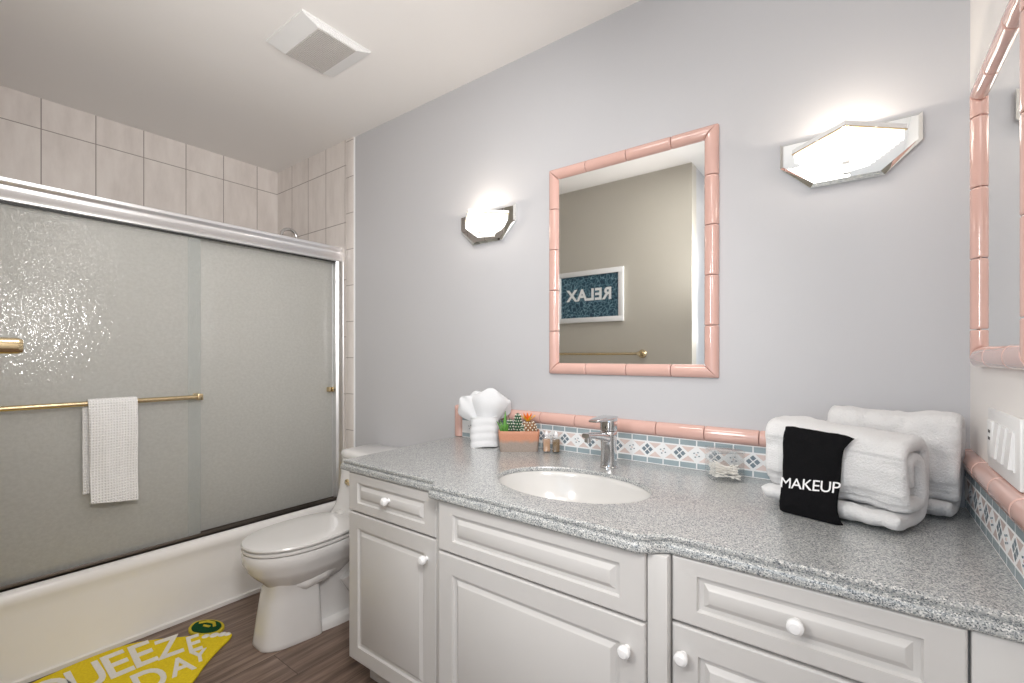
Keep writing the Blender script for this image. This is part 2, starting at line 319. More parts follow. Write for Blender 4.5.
# ------------------------------------------------------------------ mesh helpers
TR = {}
class MB:
    """Collects shapes in one bmesh; build() links them as ONE mesh object."""
    def __init__(s): s.bm = bmesh.new(); s.mi = 0
    def _tag(s, faces):
        for f in faces: f.material_index = s.mi
    def box(s, a, b, bev=0.0, seg=2):
        a = Vector(a); b = Vector(b)
        r = bmesh.ops.create_cube(s.bm, size=1.0)
        vs = r['verts']; c = (a + b) / 2; d = b - a
        for v in vs: v.co = Vector((v.co.x * d.x, v.co.y * d.y, v.co.z * d.z)) + c
        fs = set(f for v in vs for f in v.link_faces)
        s._tag(fs)
        if bev:
            es = list(set(e for v in vs for e in v.link_edges))
            rr = bmesh.ops.bevel(s.bm, geom=es, offset=bev, segments=seg, profile=0.5, affect='EDGES')
            s._tag(rr['faces'])
        return s
    def loft(s, rings, cap0=True, cap1=True, closed=True):
        vr = [[s.bm.verts.new(p) for p in r] for r in rings]
        n = len(vr[0]); fs = []
        for i in range(len(vr) - 1):
            for j in range(n if closed else n - 1):
                k = (j + 1) % n
                try: fs.append(s.bm.faces.new((vr[i][j], vr[i][k], vr[i + 1][k], vr[i + 1][j])))
                except ValueError: pass
        if cap0: fs.append(s.bm.faces.new(list(reversed(vr[0]))))
        if cap1: fs.append(s.bm.faces.new(vr[-1]))
        s._tag(fs); return vr
    def lathe(s, prof, c=(0, 0, 0), axis='Z', n=32, rot=None):
        c = Vector(c)
        rings = []
        for r, h in prof:
            ring = []
            for j in range(n):
                t = 2 * PI * j / n
                p = {'Z': Vector((r * math.cos(t), r * math.sin(t), h)), 'Y': Vector((r * math.cos(t), h, r * math.sin(t))), 'X': Vector((h, r * math.cos(t), r * math.sin(t)))}[axis]
                if rot: p = rot @ p
                ring.append(p + c)
            rings.append(ring)
        s.loft(rings); return s
    def tube(s, pts, r, n=12):
        pts = [Vector(p) for p in pts]; rings = []
        up = Vector((0, 0, 1)); prev = None
        for i, p in enumerate(pts):
            t = (pts[min(i + 1, len(pts) - 1)] - pts[max(i - 1, 0)]).normalized()
            if prev is None:
                a = t.cross(up)
                if a.length < 0.1: a = t.cross(Vector((1, 0, 0)))
                a.normalize()
            else:
                a = (prev - t * prev.dot(t)).normalized()
            prev = a; b = t.cross(a)
            rr = r[i] if isinstance(r, (list, tuple)) else r
            rings.append([p + a * rr * math.cos(2 * PI * j / n) + b * rr * math.sin(2 * PI * j / n) for j in range(n)])
        s.loft(rings); return s
    def ball(s, c, rx, ry=None, rz=None, u=16, v=10):
        ry = ry or rx; rz = rz or rx
        r = bmesh.ops.create_uvsphere(s.bm, u_segments=u, v_segments=v, radius=1.0)
        for q in r['verts']: q.co = Vector((q.co.x * rx + c[0], q.co.y * ry + c[1], q.co.z * rz + c[2]))
        s._tag(set(f for q in r['verts'] for f in q.link_faces)); return s
    def poly(s, pts, d):
        """prism: flat polygon pts pushed along vector d"""
        d = Vector(d); a = [Vector(p) for p in pts]
        s.loft([a, [p + d for p in a]]); return s
    def mesh(s, me, mat4):
        t = bmesh.new(); t.from_mesh(me); t.transform(mat4)
        vm = [s.bm.verts.new(v.co) for v in t.verts]; t.verts.index_update()
        for f in t.faces:
            try: s._tag([s.bm.faces.new([vm[v.index] for v in f.verts])])
            except ValueError: pass
        t.free(); return s
    def xform(s, m): s.bm.transform(m); return s
    def build(s, name, mats, parent=None, local=False, angle=35, smooth=True):
        bm = s.bm
        bmesh.ops.recalc_face_normals(bm, faces=bm.faces[:])
        root = TR.get(parent.name) if parent else None
        if root is not None and not local: bm.transform(root.inverted())
        bm.normal_update()
        if smooth:
            lim = math.radians(angle)
            for f in bm.faces: f.smooth = True
            for e in bm.edges:
                if len(e.link_faces) == 2 and e.calc_face_angle(0) > lim: e.smooth = False
        me = bpy.data.meshes.new(name); bm.to_mesh(me); bm.free()
        o = bpy.data.objects.new(name, me); COL.objects.link(o)
        for m in (mats if isinstance(mats, (list, tuple)) else [mats]): me.materials.append(M[m])
        if parent: o.parent = parent; TR[o.name] = root
        return o
def thing(name, label, cat, loc=(0, 0, 0), rz=0.0, group=None):
    o = bpy.data.objects.new(name, None); COL.objects.link(o); o.empty_display_size = 0.05
    o.location = loc; o.rotation_euler = (0, 0, rz); o['label'] = label; o['category'] = cat
    if group: o['group'] = group
    TR[o.name] = Matrix.Translation(loc) @ Matrix.Rotation(rz, 4, 'Z')
    return o
def tag(o, label, cat, group=None):
    o['label'] = label; o['category'] = cat
    if group: o['group'] = group
    return o
def struct(o, label=None):
    o['kind'] = 'structure'
    if label: o['label'] = label
    return o
def text_mesh(txt, size, extr, bold=0.0, align='CENTER', spacing=1.0):
    c = bpy.data.curves.new('lettering_curve', 'FONT'); c.body = txt; c.size = size; c.extrude = extr; c.offset = bold
    c.align_x = align; c.resolution_u = 4; c.space_character = spacing
    o = bpy.data.objects.new('lettering_curve', c); COL.objects.link(o)
    bpy.context.view_layer.update()
    dg = bpy.context.evaluated_depsgraph_get()
    me = bpy.data.meshes.new_from_object(o.evaluated_get(dg))
    bpy.data.objects.remove(o); return me
def superellipse(cx, cy, z, a, b, p=2.0, n=48):
    r = []
    for i in range(n):
        t = 2 * PI * i / n; c, s_ = math.cos(t), math.sin(t)
        r.append((cx + a * math.copysign(abs(c) ** (2 / p), c), cy + b * math.copysign(abs(s_) ** (2 / p), s_), z))
    return r

# ------------------------------------------------------------------ room shell
XR, YB, YF, XL, H = 0.216, 1.58, 0.05, -3.19, 2.44
XRET, YREAR = -0.87, -1.40
def slab(name, a, b, m): return struct(MB().box(a, b).build(name, m))
slab('floor', (XL - .1, YREAR - .1, -.08), (XR + .1, YB + .1, 0), 'planks')
slab('ceiling', (XL - .1, YREAR - .1, H), (XR + .1, YB + .1, H + .08), 'ceiling_paint')
slab('wall_back', (XL - .1, YB, 0), (XR + .1, YB + .1, H), 'wall_paint')
slab('wall_right', (XR, YREAR, 0), (XR + .1, YB, H), 'lit_wall_paint')
slab('wall_left', (XL - .1, YF, 0), (XL, YB, H), 'tile_far')
slab('wall_front', (XL - .1, YF - .1, 0), (XRET, YF, H), 'beige_paint')
slab('wall_return', (XRET - .1, YREAR, 0), (XRET, YF - .1, H), 'wall_paint')
# rear wall of the dressing area, with its window opening
wx0, wx1, wz0, wz1 = -0.83, 0.17, 0.75, 2.15
wr = MB()
for a, b in (((XRET - .1, 0), (XR + .1, wz0)), ((XRET - .1, wz1), (XR + .1, H)), ((XRET - .1, wz0), (wx0, wz1)), ((wx1, wz0), (XR + .1, wz1))):
    wr.box((a[0], YREAR - .1, a[1]), (b[0], YREAR, b[1]))
struct(wr.build('wall_rear', 'wall_paint'))
wf = thing('window_1', 'white framed window in the rear wall', 'window', (-.33, YREAR, wz0)); del wf['category']; struct(wf)
f = MB()
for a, b in (((wx0, wz0), (wx1, wz0 + .05)), ((wx0, wz1 - .05), (wx1, wz1)), ((wx0, wz0), (wx0 + .05, wz1)), ((wx1 - .05, wz0), (wx1, wz1)), ((wx0, 1.43), (wx1, 1.47))):
    f.box((a[0], YREAR - .07, a[1]), (b[0], YREAR - .01, b[1]), .004)
f.build('window_frame', 'white_frame', wf)
MB().box((wx0 + .05, YREAR - .045, wz0 + .05), (wx1 - .05, YREAR - .039, wz1 - .05)).build('pane', 'window_pane', wf)
# tiled end wall of the tub alcove and its narrow edge tiles
slab('wall_tile_panel', (XL, YB - .012, 0), (-2.389, YB, H), 'tile_side')
struct(MB().box((-2.389, YB - .011, 0), (-2.318, YB, H), .003).build('trim_1', 'tile_trim'))
struct(MB().box((-2.318, YB - .010, 0), (-2.311, YB, H), .003).build('trim_2', 'white_plastic'))
slab('wall_tile_panel_front', (XL, YF, 0), (-2.389, YF + .012, H), 'tile_side')

# ------------------------------------------------------------------ bathtub
tub = thing('bathtub', 'white built-in bathtub behind the sliding glass doors', 'bathtub', (-2.80, .81, 0))
y0, y1 = YF + .012, YB - .012
prof = [(-2.405, 0), (-2.403, .002), (-2.403, .018), (-2.411, .022), (-2.414, .03), (-2.417, .12), (-2.419, .20), (-2.420, .25), (-2.418, .275),
        (-2.413, .292), (-2.411, .300), (-2.411, .312), (-2.416, .327), (-2.426, .337), (-2.44, .342), (-2.52, .342), (-2.535, .338), (-2.55, .32), (-2.60, .12), (-2.66, .075)]
mb = MB()
prof2 = prof + [(-2.95, .075), (-3.02, .12), (-3.08, .32), (-3.09, .338), (-3.105, .342), (XL + .001, .342), (XL + .001, 0)]
mb.loft([[(x, y, z) for x, z in prof2] for y in (y0, y1)], closed=True)
mb.build('tub_body', 'tub_enamel', tub)
for ya, yb in ((y0, y0 + .12), (y1 - .10, y1)): MB().box((-3.12, ya, .06), (-2.50, yb, .341), .03, 4).build('end_ledge', 'tub_enamel', tub)
MB().lathe([(.001, .076), (.032, .076), (.034, .080), (.001, .081)], (-2.8, 1.35, 0)).build('drain', 'chrome', tub)

# fittings on the tiled end wall
t = thing('shower_arm', 'curved chrome shower arm rising above the door rail', 'shower head', (-2.80, y1, 1.80))
pts = [(-2.80, y1, 1.80), (-2.80, 1.535, 1.815), (-2.80, 1.505, 1.86), (-2.80, 1.495, 1.905)]
for k in range(9):
    a = PI * k / 8; pts.append((-2.80, 1.447 + .048 * math.cos(a), 1.92 + .042 * math.sin(a)))
pts += [(-2.80, 1.395, 1.88), (-2.80, 1.385, 1.84)]
MB().tube(pts, .0095).build('pipe', 'chrome', t)
MB().lathe([(.001, 0), (.03, 0), (.026, -.012), (.011, -.016)], (-2.80, y1, 1.80), 'Y').build('flange', 'chrome', t)
MB().lathe([(.012, 1.845), (.014, 1.82), (.03, 1.79), (.045, 1.755), (.045, 1.745), (.001, 1.744)], (-2.80, 1.383, 0)).build('spray_head', 'chrome', t)
t = thing('tub_valve', 'round shower valve on the tiled wall behind frosted glass', 'tap', (-2.80, y1, .82))
MB().lathe([(.001, 0), (.085, 0), (.082, -.01), (.03, -.018), (.028, -.05), (.001, -.052)], (-2.80, y1, .82), 'Y').build('escutcheon', 'chrome', t)
MB().tube([(-2.80, y1 - .045, .82), (-2.80, y1 - .06, .80), (-2.80, y1 - .07, .74)], [.014, .012, .009]).build('handle', 'chrome', t)
t = thing('tub_spout', 'chrome tub spout low on the tiled wall behind frosted glass', 'tap', (-2.80, y1, .50))
MB().tube([(-2.80, y1, .51), (-2.80, y1 - .09, .51), (-2.80, y1 - .125, .50), (-2.80, y1 - .135, .47)], [.028, .027, .026, .02], 16).build('spout', 'chrome', t)

# ------------------------------------------------------------------ shower doors
XG = -2.476
sf = thing('shower_door_frame', 'silver aluminium rail, track and jamb of the tub enclosure', 'shower frame', (XG, .81, .342))
pr = [(-2.520, 1.822), (-2.436, 1.822), (-2.428, 1.818), (-2.428, 1.806), (-2.438, 1.800), (-2.443, 1.79), (-2.440, 1.775), (-2.432, 1.757), (-2.426, 1.748),
      (-2.426, 1.738), (-2.433, 1.735), (-2.445, 1.735), (-2.445, 1.75), (-2.507, 1.75), (-2.507, 1.735), (-2.520, 1.735)]
mb = MB(); mb.loft([[(x, y, z) for x, z in pr] for y in (y0, y1)]); mb.build('header_rail', 'satin_aluminium', sf, angle=50)
mb = MB(); mb.box((-2.515, y0, .342), (-2.440, y1, .350)); mb.box((-2.444, y0, .342), (-2.440, y1, .362), .001); mb.box((-2.515, y0, .342), (-2.511, y1, .365)); mb.box((-2.482, y0, .342), (-2.477, y1, .358))
mb.build('bottom_track', 'bronze', sf)
jp = [(-2.512, y1), (-2.512, y1 - .028), (-2.490, y1 - .028), (-2.488, y1 - .022), (-2.468, y1 - .022), (-2.464, y1 - .030), (-2.444, y1 - .028), (-2.438, y1 - .018), (-2.432, y1 - .010), (-2.418, y1 - .008), (-2.412, y1)]
mb = MB(); mb.loft([[(x, y, z) for x, y in jp] for z in (.35, 1.735)]); mb.build('jamb', 'satin_aluminium', sf, angle=50)
mb = MB(); mb.loft([[(x, y0 + y1 - y, z) for x, y in jp] for z in (.35, 1.735)]); mb.build('jamb', 'satin_aluminium', sf, angle=50)
mb = MB(); mb.box((-2.446, y0, 1.728), (-2.440, y1 - .03, 1.737)); mb.build('seal_strip', 'black_slot', sf)

d1 = thing('sliding_glass_door', 'frosted glass sliding door with a brass towel bar', 'shower door', (-2.460, .46, .352), group='sliding shower doors')
MB().box((-2.463, y0 + .02, .352), (-2.457, .851, 1.745), .001).build('glass_panel', 'rain_glass', d1)
MB().box((-2.457, .800, .360), (-2.4555, .850, 1.735), .0005).build('overlap_strip', 'overlap_tint', d1)  # added strip standing in for the paler band where the panes overlap
bar = MB().tube([(-2.415, .10, .996), (-2.415, .842, .996)], .0100, 16).build('towel_bar', 'brass', d1)
for yy in (.832, .12):
    b_ = MB(); b_.box((-2.457, yy - .012, .982), (-2.449, yy + .012, 1.012), .002); b_.box((-2.452, yy - .011, .982), (-2.400, yy + .011, 1.011), .003)
    b_.build('bracket', 'brass', bar)
d2 = thing('sliding_glass_door', 'frosted glass sliding door beside the toilet, with a small brass pull', 'shower door', (-2.490, 1.17, .352), group='sliding shower doors')
MB().box((-2.494, .802, .352), (-2.488, y1 - .024, 1.745), .001).build('glass_panel', 'rain_glass', d2)
b_ = MB(); b_.box((-2.488, y1 - .062, .975), (-2.462, y1 - .046, 1.003), .003); b_.box((-2.488, y1 - .042, .975), (-2.455, y1 - .034, 1.003), .002)
b_.build('pull', 'brass', d2)

# waffle towel over the bar
def hanging_towel():
    root = thing('hand_towel', 'white waffle hand towel draped over the brass bar', 'towel', (-2.415, .525, .996))
    path = []
    zb, zf = .64, .597
    n = 26
    for i in range(n): path.append((-2.431, zb + (0.992 - zb) * i / (n - 1)))
    for k in range(1, 10):
        a = PI - PI * k / 10; path.append((-2.415 + .0165 * math.cos(a), .995 + .0165 * math.sin(a)))
    for i in range(n + 4): path.append((-2.3985 + .004 * math.sin(i * .25), .992 - (0.992 - zf) * i / (n + 3)))
    bm_ = MB(); th = .0035; ny = 22; rings = []
    for side in (1, -1):
        for (x, z), i in zip(path, range(len(path))):
            a = path[max(i - 1, 0)]; b = path[min(i + 1, len(path) - 1)]
            t_ = Vector((b[0] - a[0], b[1] - a[1])).normalized(); nx, nz = -t_.y, t_.x
            row = []
            for j in range(ny + 1):
                v = j / ny; y = .447 + .153 * v
                back = i < n
                wav = .0025 * math.sin(v * 9 + z * 6) + .0012 * math.sin(v * 23)
                sway = .006 * max(0, (.95 - z)) * (1 if not back else -1) * math.sin(v * 4)
                off = th * side
                yy = y + .012 * (z - .996) * (v - .5) + (-.012 if back else 0) + (.012 * (.996 - z) if not back else 0)
                dz = -.012 * v if (not back and i > len(path) - 3) else 0
                row.append((x + nx * off + (wav + sway if abs(z - .996) > .02 else 0), yy, z + nz * off + (.01 - .02 * v) * (0 if back else max(0, (.8 - z)) / .2)))
            rings.append((side, row))
    top = [r for s_, r in rings if s_ == 1]; bot = [r for s_, r in rings if s_ == -1]
    loops = []
    for i in range(len(top)): loops.append(top[i] + list(reversed(bot[i])))
    bm_.loft(loops)
    bm_.build('cloth', 'waffle_cloth', root, angle=80)
hanging_towel()

# ------------------------------------------------------------------ toilet
CX = -1.945
toi = thing('toilet', 'white one-piece toilet with closed lid between tub and vanity', 'toilet', (CX, 1.2, 0))
def egg(yf, yb, w_, z, p=2.2, n=56, sq=3.0, wb=None):
    """plan outline, pointed end towards the room, squarer towards the wall"""
    r = []; yc = yf + (yb - yf) * .50; wb = wb or w_
    for i in range(n):
        t_ = 2 * PI * i / n; c, s_ = math.cos(t_), math.sin(t_)
        if s_ < 0: x = w_ * math.copysign(abs(c) ** (2 / p), c); y = yc - (yc - yf) * abs(s_) ** (2 / p)
        else: x = math.copysign(abs(c) ** (2 / sq), c) * w_; y = yc + (yb - yc) * abs(s_) ** (2 / sq)
        r.append((CX + x, y, z))
    return r
# pedestal: front column, rear foot, trapway
mb = MB()
def wedge(yf, yb, wf, wb, z, n=56):
    r = []
    for i in range(n):
        t_ = 2 * PI * i / n; c, s_ = math.cos(t_), math.sin(t_)
        pw = 3.2 if s_ < 0 else 9
        y = (yf + yb) / 2 + (yb - yf) / 2 * math.copysign(abs(s_) ** (2 / pw), s_); k = (y - yf) / (yb - yf)
        r.append((CX + (wf + (wb - wf) * k) * math.copysign(abs(c) ** (2 / pw), c), y, z))
    return r
mb.loft([wedge(.872, 1.10, .080, .116, 0), wedge(.869, 1.10, .083, .118, .006), wedge(.872, 1.10, .082, .117, .02), wedge(.884, 1.097, .080, .113, .10), wedge(.898, 1.094, .078, .108, .18), wedge(.912, 1.09, .076, .102, .245), wedge(.90, 1.10, .095, .112, .28), wedge(.885, 1.14, .11, .12, .31)])
mb.loft([wedge(1.02, 1.50, .108, .130, z) for z in (0, .026)] + [wedge(1.025, 1.495, .102, .124, .034)])
mb.loft([superellipse(CX, 1.30, z, a, .22, 5) for z, a in ((.03, .075), (.2, .068), (.32, .10))])
mb.build('pedestal', 'porcelain', toi, angle=60)
mb = MB()
for s_ in (-1, 1):
    mb.tube([(CX + s_ * .055, .97, .245), (CX + s_ * .075, 1.03, .235), (CX + s_ * .085, 1.10, .255), (CX + s_ * .08, 1.20, .31), (CX + s_ * .06, 1.28, .34)], [.02, .034, .042, .045, .04], 16)
    mb.tube([(CX + s_ * .07, 1.24, .20), (CX + s_ * .085, 1.30, .10), (CX + s_ * .075, 1.42, .07)], [.045, .05, .045], 16)
mb.build('trapway', 'porcelain', toi, angle=60)
mb = MB()
L = [(.93, 1.24, .085, .215), (.912, 1.26, .098, .235), (.888, 1.28, .124, .262), (.862, 1.30, .144, .288), (.843, 1.31, .157, .312), (.836, 1.315, .160, .334), (.827, 1.33, .168, .348), (.825, 1.33, .169, .382), (.829, 1.33, .167, .389)]
mb.loft([egg(a, b, c, d, 2.1) for a, b, c, d in L]); mb.build('bowl', 'porcelain', toi, angle=60)
mb = MB()
mb = MB(); mb.loft([egg(.840, 1.28, .156, .3885, 2.1), egg(.840, 1.28, .156, .3945, 2.1), egg(.826, 1.285, .169, .3950, 2.1), egg(.825, 1.285, .170, .399, 2.1), egg(.826, 1.285, .169, .4055, 2.1), egg(.842, 1.28, .154, .4065, 2.1)])
mb.build('seat', 'seat_plastic', toi, angle=40)
mb = MB(); mb.loft([egg(.842, 1.27, .154, .403, 2.1), egg(.842, 1.27, .154, .4120, 2.1), egg(.826, 1.285, .169, .4125, 2.1), egg(.824, 1.287, .171, .418, 2.1), egg(.827, 1.287, .168, .4245, 2.1), egg(.845, 1.28, .152, .428, 2.1), egg(.91, 1.22, .09, .4295, 2.1)])
mb.build('lid', 'seat_plastic', toi, angle=40)
for sx in (-.065, .065):
    MB().box((CX + sx - .022, 1.272, .405), (CX + sx + .022, 1.305, .435), .006, 3).build('hinge', 'seat_plastic', toi)
def rr(cx, ya, yb, w_, z, p=5): return superellipse(cx, (ya + yb) / 2, z, w_, (yb - ya) / 2, p, 56)
mb = MB()
mb.loft([rr(CX, 1.24, 1.50, .14, .30, 4), rr(CX, 1.24, 1.55, .158, .36, 4), rr(CX, 1.25, 1.565, .166, .405, 5), rr(CX, 1.285, 1.567, .170, .42, 6), rr(CX, 1.312, 1.567, .174, .45, 7), rr(CX, 1.335, 1.567, .179, .52, 7), rr(CX, 1.352, 1.567, .184, .62, 7), rr(CX, 1.36, 1.567, .187, .672, 7)])
mb.build('tank', 'porcelain', toi, angle=60)
mb = MB(); mb.loft([rr(CX, 1.350, 1.57, .180, .672, 6), rr(CX, 1.345, 1.57, .184, .678, 6), rr(CX, 1.345, 1.57, .184, .696, 6), rr(CX, 1.352, 1.568, .178, .705, 6), rr(CX, 1.38, 1.56, .16, .708, 6)])
mb.build('tank_lid', 'porcelain', toi, angle=60)
mb = MB(); mb.lathe([(.001, 1.352), (.013, 1.350), (.013, 1.335), (.001, 1.333)], (-2.03, 0, .56), 'Y'); mb.tube([(-2.03, 1.332, .56), (-2.0, 1.326, .557), (-1.965, 1.326, .552)], [.006, .0055, .006])
mb.build('flush_lever', 'brass', toi)

# ------------------------------------------------------------------ vanity
ZT = .81
CL = -1.496
# worktop ----------------------------------------------------------
def counter():
    front = [(CL, .970), (-1.045, .967)]
    for k in range(1, 9):
        u = k / 8; front.append((-1.026 + .038 * u, .967 - .042 * (3 * u * u - 2 * u ** 3)))
    front += [(-.96, .925), (-.39, .925)]
    for k in range(0, 10):
        u = k / 9; front.append((-.374 + .062 * u, .925 + .040 * (3 * u * u - 2 * u ** 3)))
    front += [(-.28, .965), (XR - .001, .965)]
    path = [(CL, YB - .002), (CL, 1.3), (CL, 1.0)] + front
    P = [Vector(p) for p in path]
    nr = []
    for i in range(len(P)):
        a = P[max(i - 1, 0)]; b = P[min(i + 1, len(P) - 1)]
        if (P[i] - Vector((CL, .970))).length < 1e-6:
            nr.append(Vector((-1, -1))); continue
        t_ = (b - a).normalized(); nr.append(Vector((t_.y, -t_.x)))
    nr[-1] = Vector((0, -1)); nr[0] = Vector((-1, 0)); nr[2] = Vector((-1, 0)); nr[3 + 1] = Vector((0, -1))
    edge = [(-.016, 0), (-.006, -.0008), (-.0005, -.004), (0, -.008), (-.0005, -.0105), (-.0035, -.0125), (-.004, -.0150), (.001, -.0168), (.0045, -.0195), (.006, -.024), (.006, -.033), (.0035, -.037), (-.004, -.0385), (-.03, -.0385)]
    mb = MB(); bm = mb.bm
    rows = []
    for o, z in edge: rows.append([bm.verts.new((p.x + n_.x * o, p.y + n_.y * o, ZT + z)) for p, n_ in zip(P, nr)])
    for r in range(len(rows) - 1):
        for i in range(len(P) - 1): bm.faces.new((rows[r][i], rows[r][i + 1], rows[r + 1][i + 1], rows[r + 1][i]))
    # top with the basin hole
    cr = bm.verts.new((XR - .001, YB - .002, ZT))
    outer = rows[0] + [cr]
    hole = [bm.verts.new((SX + SA * math.cos(2 * PI * k / 72), SY + SB * math.sin(2 * PI * k / 72), ZT)) for k in range(72)]
    es = []
    for lp in (outer, hole):
        for i in range(len(lp)):
            a, b = lp[i], lp[(i + 1) % len(lp)]
            ed = bm.edges.get((a, b)) or bm.edges.new((a, b)); es.append(ed)
    bmesh.ops.triangle_fill(bm, use_beauty=True, use_dissolve=False, edges=es)
    h2 = [bm.verts.new((SX + (SA - .002) * math.cos(2 * PI * k / 72), SY + (SB - .002) * math.sin(2 * PI * k / 72), ZT - .004)) for k in range(72)]
    h3 = [bm.verts.new((v.co.x, v.co.y, ZT - .013)) for v in h2]
    for A, B in ((hole, h2), (h2, h3)):
        for k in range(72): bm.faces.new((A[k], A[(k + 1) % 72], B[(k + 1) % 72], B[k]))
    # back and right edges and underside lip
    c2 = bm.verts.new((XR - .001, YB - .002, ZT - .0385))
    return mb
SX, SY, SA, SB = -.681, 1.191, .238, .170
tag(counter().build('countertop', 'granite', angle=25), 'blue-grey speckled stone countertop with moulded front edge', 'countertop')

# basin ---------------------------------------------------------------
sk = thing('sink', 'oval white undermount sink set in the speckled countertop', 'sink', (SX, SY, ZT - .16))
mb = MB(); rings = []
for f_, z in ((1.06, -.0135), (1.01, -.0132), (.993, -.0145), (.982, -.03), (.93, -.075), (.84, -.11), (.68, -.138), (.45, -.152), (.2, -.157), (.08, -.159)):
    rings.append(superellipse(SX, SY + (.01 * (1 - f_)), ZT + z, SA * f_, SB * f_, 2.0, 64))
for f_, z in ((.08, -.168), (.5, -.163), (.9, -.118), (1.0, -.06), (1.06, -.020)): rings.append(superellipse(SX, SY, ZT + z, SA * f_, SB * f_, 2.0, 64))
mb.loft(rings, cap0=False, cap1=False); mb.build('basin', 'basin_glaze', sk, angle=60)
MB().lathe([(.001, -.1575), (.019, -.1575), (.021, -.155), (.019, -.153), (.001, -.152)], (SX, SY, ZT)).build('drain', 'chrome', sk)

# faucet ---------------------------------------------------------------
FX, FY = -.674, 1.437
fa = thing('faucet', 'chrome single-lever faucet standing behind the sink', 'faucet', (FX, FY, ZT))
MB().lathe([(.001, 0), (.030, 0), (.030, .004), (.0275, .007), (.001, .007)], (FX, FY, ZT)).build('base_ring', 'chrome', fa)
def rr2(cx, cy, z, a, b, p=2.6): return superellipse(cx, cy, z, a, b, p, 40)
mb = MB(); mb.loft([rr2(FX, FY, ZT + z, a, b) for z, a, b in ((.006, .0265, .0265), (.012, .0255, .0255), (.06, .0240, .0245), (.105, .0250, .0255), (.118, .0255, .026), (.121, .0235, .024))])
mb.build('body', 'chrome', fa, angle=50)
mb = MB()
secs = []
for k, (y, z, hw, hh) in enumerate(((FY - .010, ZT + .098, .0165, .017), (FY - .03, ZT + .103, .0165, .0145), (FY - .07, ZT + .113, .0155, .0115), (FY - .12, ZT + .122, .0150, .0095), (FY - .155, ZT + .1265, .0145, .0085), (FY - .166, ZT + .1270, .0125, .0065))):
    secs.append([(FX + hw * math.copysign(abs(math.cos(a)) ** .6, math.cos(a)), y, z + hh * math.copysign(abs(math.sin(a)) ** .6, math.sin(a))) for a in [2 * PI * i / 24 for i in range(24)]])
mb.loft(secs); sp = mb.build('spout', 'chrome', fa, angle=50)
MB().lathe([(.001, -.014), (.0105, -.014), (.0105, 0), (.001, 0)], (FX, FY - .150, ZT + .1195)).build('aerator', 'chrome', sp)
mb = MB(); mb.loft([rr2(FX, FY, ZT + z, a, b, 3) for z, a, b in ((.1225, .0240, .0245), (.124, .0258, .0265), (.150, .0262, .0270), (.163, .0262, .0270), (.166, .025, .026))])
hd = mb.build('lever_cap', 'chrome', fa, angle=50)
mb = MB(); secs = []
for y, z, hw, hh in ((FY + .0265, ZT + .166, .022, .004), (FY, ZT + .167, .0258, .007), (FY - .03, ZT + .167, .0248, .0075), (FY - .08, ZT + .1665, .0215, .006), (FY - .114, ZT + .1655, .0165, .0035), (FY - .120, ZT + .165, .012, .002)):
    secs.append([(FX + hw * math.copysign(abs(math.cos(a)) ** .5, math.cos(a)), y, z + hh * math.copysign(abs(math.sin(a)) ** .5, math.sin(a))) for a in [2 * PI * i / 20 for i in range(20)]])
mb.loft(secs); mb.build('lever', 'chrome', fa, angle=50)
MB().box((FX - .002, FY - .0268, ZT + .132), (FX + .002, FY - .0245, ZT + .148)).build('marker_slot', 'black_slot', fa)

# cabinets ---------------------------------------------------------------
def panel_front(x0, x1, z0, z1, y, th=.02, m_=.055):
    """raised-panel front, face at y looking towards -y"""
    mb = MB(); k_ = min(1, (z1 - z0) * .235 / m_)
    def ring(i, d):
        j = i if i < .01 else (m_ * k_ + i - m_)
        return [(x0 + i, y + d, z0 + j), (x1 - i, y + d, z0 + j), (x1 - i, y + d, z1 - j), (x0 + i, y + d, z1 - j)]
    mb.loft([ring(0, th), ring(0, .004), ring(.0015, .0012), ring(.004, 0), ring(m_, 0), ring(m_ + .0015, .005), ring(m_ + .0035, .0075), ring(m_ + .0120, .0080), ring(m_ + .0135, .0070), ring(m_ + .0205, .0016), ring(m_ + .0225, .0008), ring(m_ + .0235, .0004)])
    return mb
def knob(parent, x, y, z, r=.0145):
    MB().lathe([(.001, 0), (.008, 0), (.0065, -.004), (.006, -.010), (r * .9, -.014), (r, -.019), (r * .93, -.024), (r * .6, -.0285), (.001, -.0295)], (x, y, z), 'Y', 24).build('knob', 'knob_ceramic', parent)
G = 'white vanity cabinets'
ZTOP, ZMID, ZB = .769, .632, .11
def carcass(root, x0, x1, y, hollow=False):
    mb = MB()
    if hollow:
        mb.box((x0, y, .09), (x0 + .016, 1.565, .77)); mb.box((x1 - .016, y, .09), (x1, 1.565, .77)); mb.box((x0, 1.549, .09), (x1, 1.565, .77)); mb.box((x0, y, .09), (x1, 1.565, .106)); mb.box((x0, y, .09), (x1, y + .016, .77))
    else: mb.box((x0, y, .09), (x1, 1.565, .7705), .001)
    mb.build('carcass', 'cabinet_paint', root)
    MB().box((x0 + .02, y + .055, 0), (x1 - .001, y + .071, .09)).build('toe_kick', 'cabinet_paint', root)
c1 = thing('vanity_cabinet', 'narrow white vanity cabinet beside the toilet, drawer over door', 'cabinet', (-1.23, 1.27, 0), group=G)
carcass(c1, -1.462, -.985, .992)
d_ = panel_front(-1.459, -1.015, ZMID + .004, ZTOP, .97, m_=.050).build('drawer', 'cabinet_paint', c1, angle=25); knob(d_, -1.237, .971, .708)
d_ = panel_front(-1.459, -1.015, ZB, ZMID - .002, .97, m_=.052).build('door', 'cabinet_paint', c1, angle=25); knob(d_, -1.055, .971, .566)
MB().box((-1.0125, .968, ZB), (-.9725, .992, ZTOP + .001), .002).build('filler_strip', 'cabinet_paint', c1)
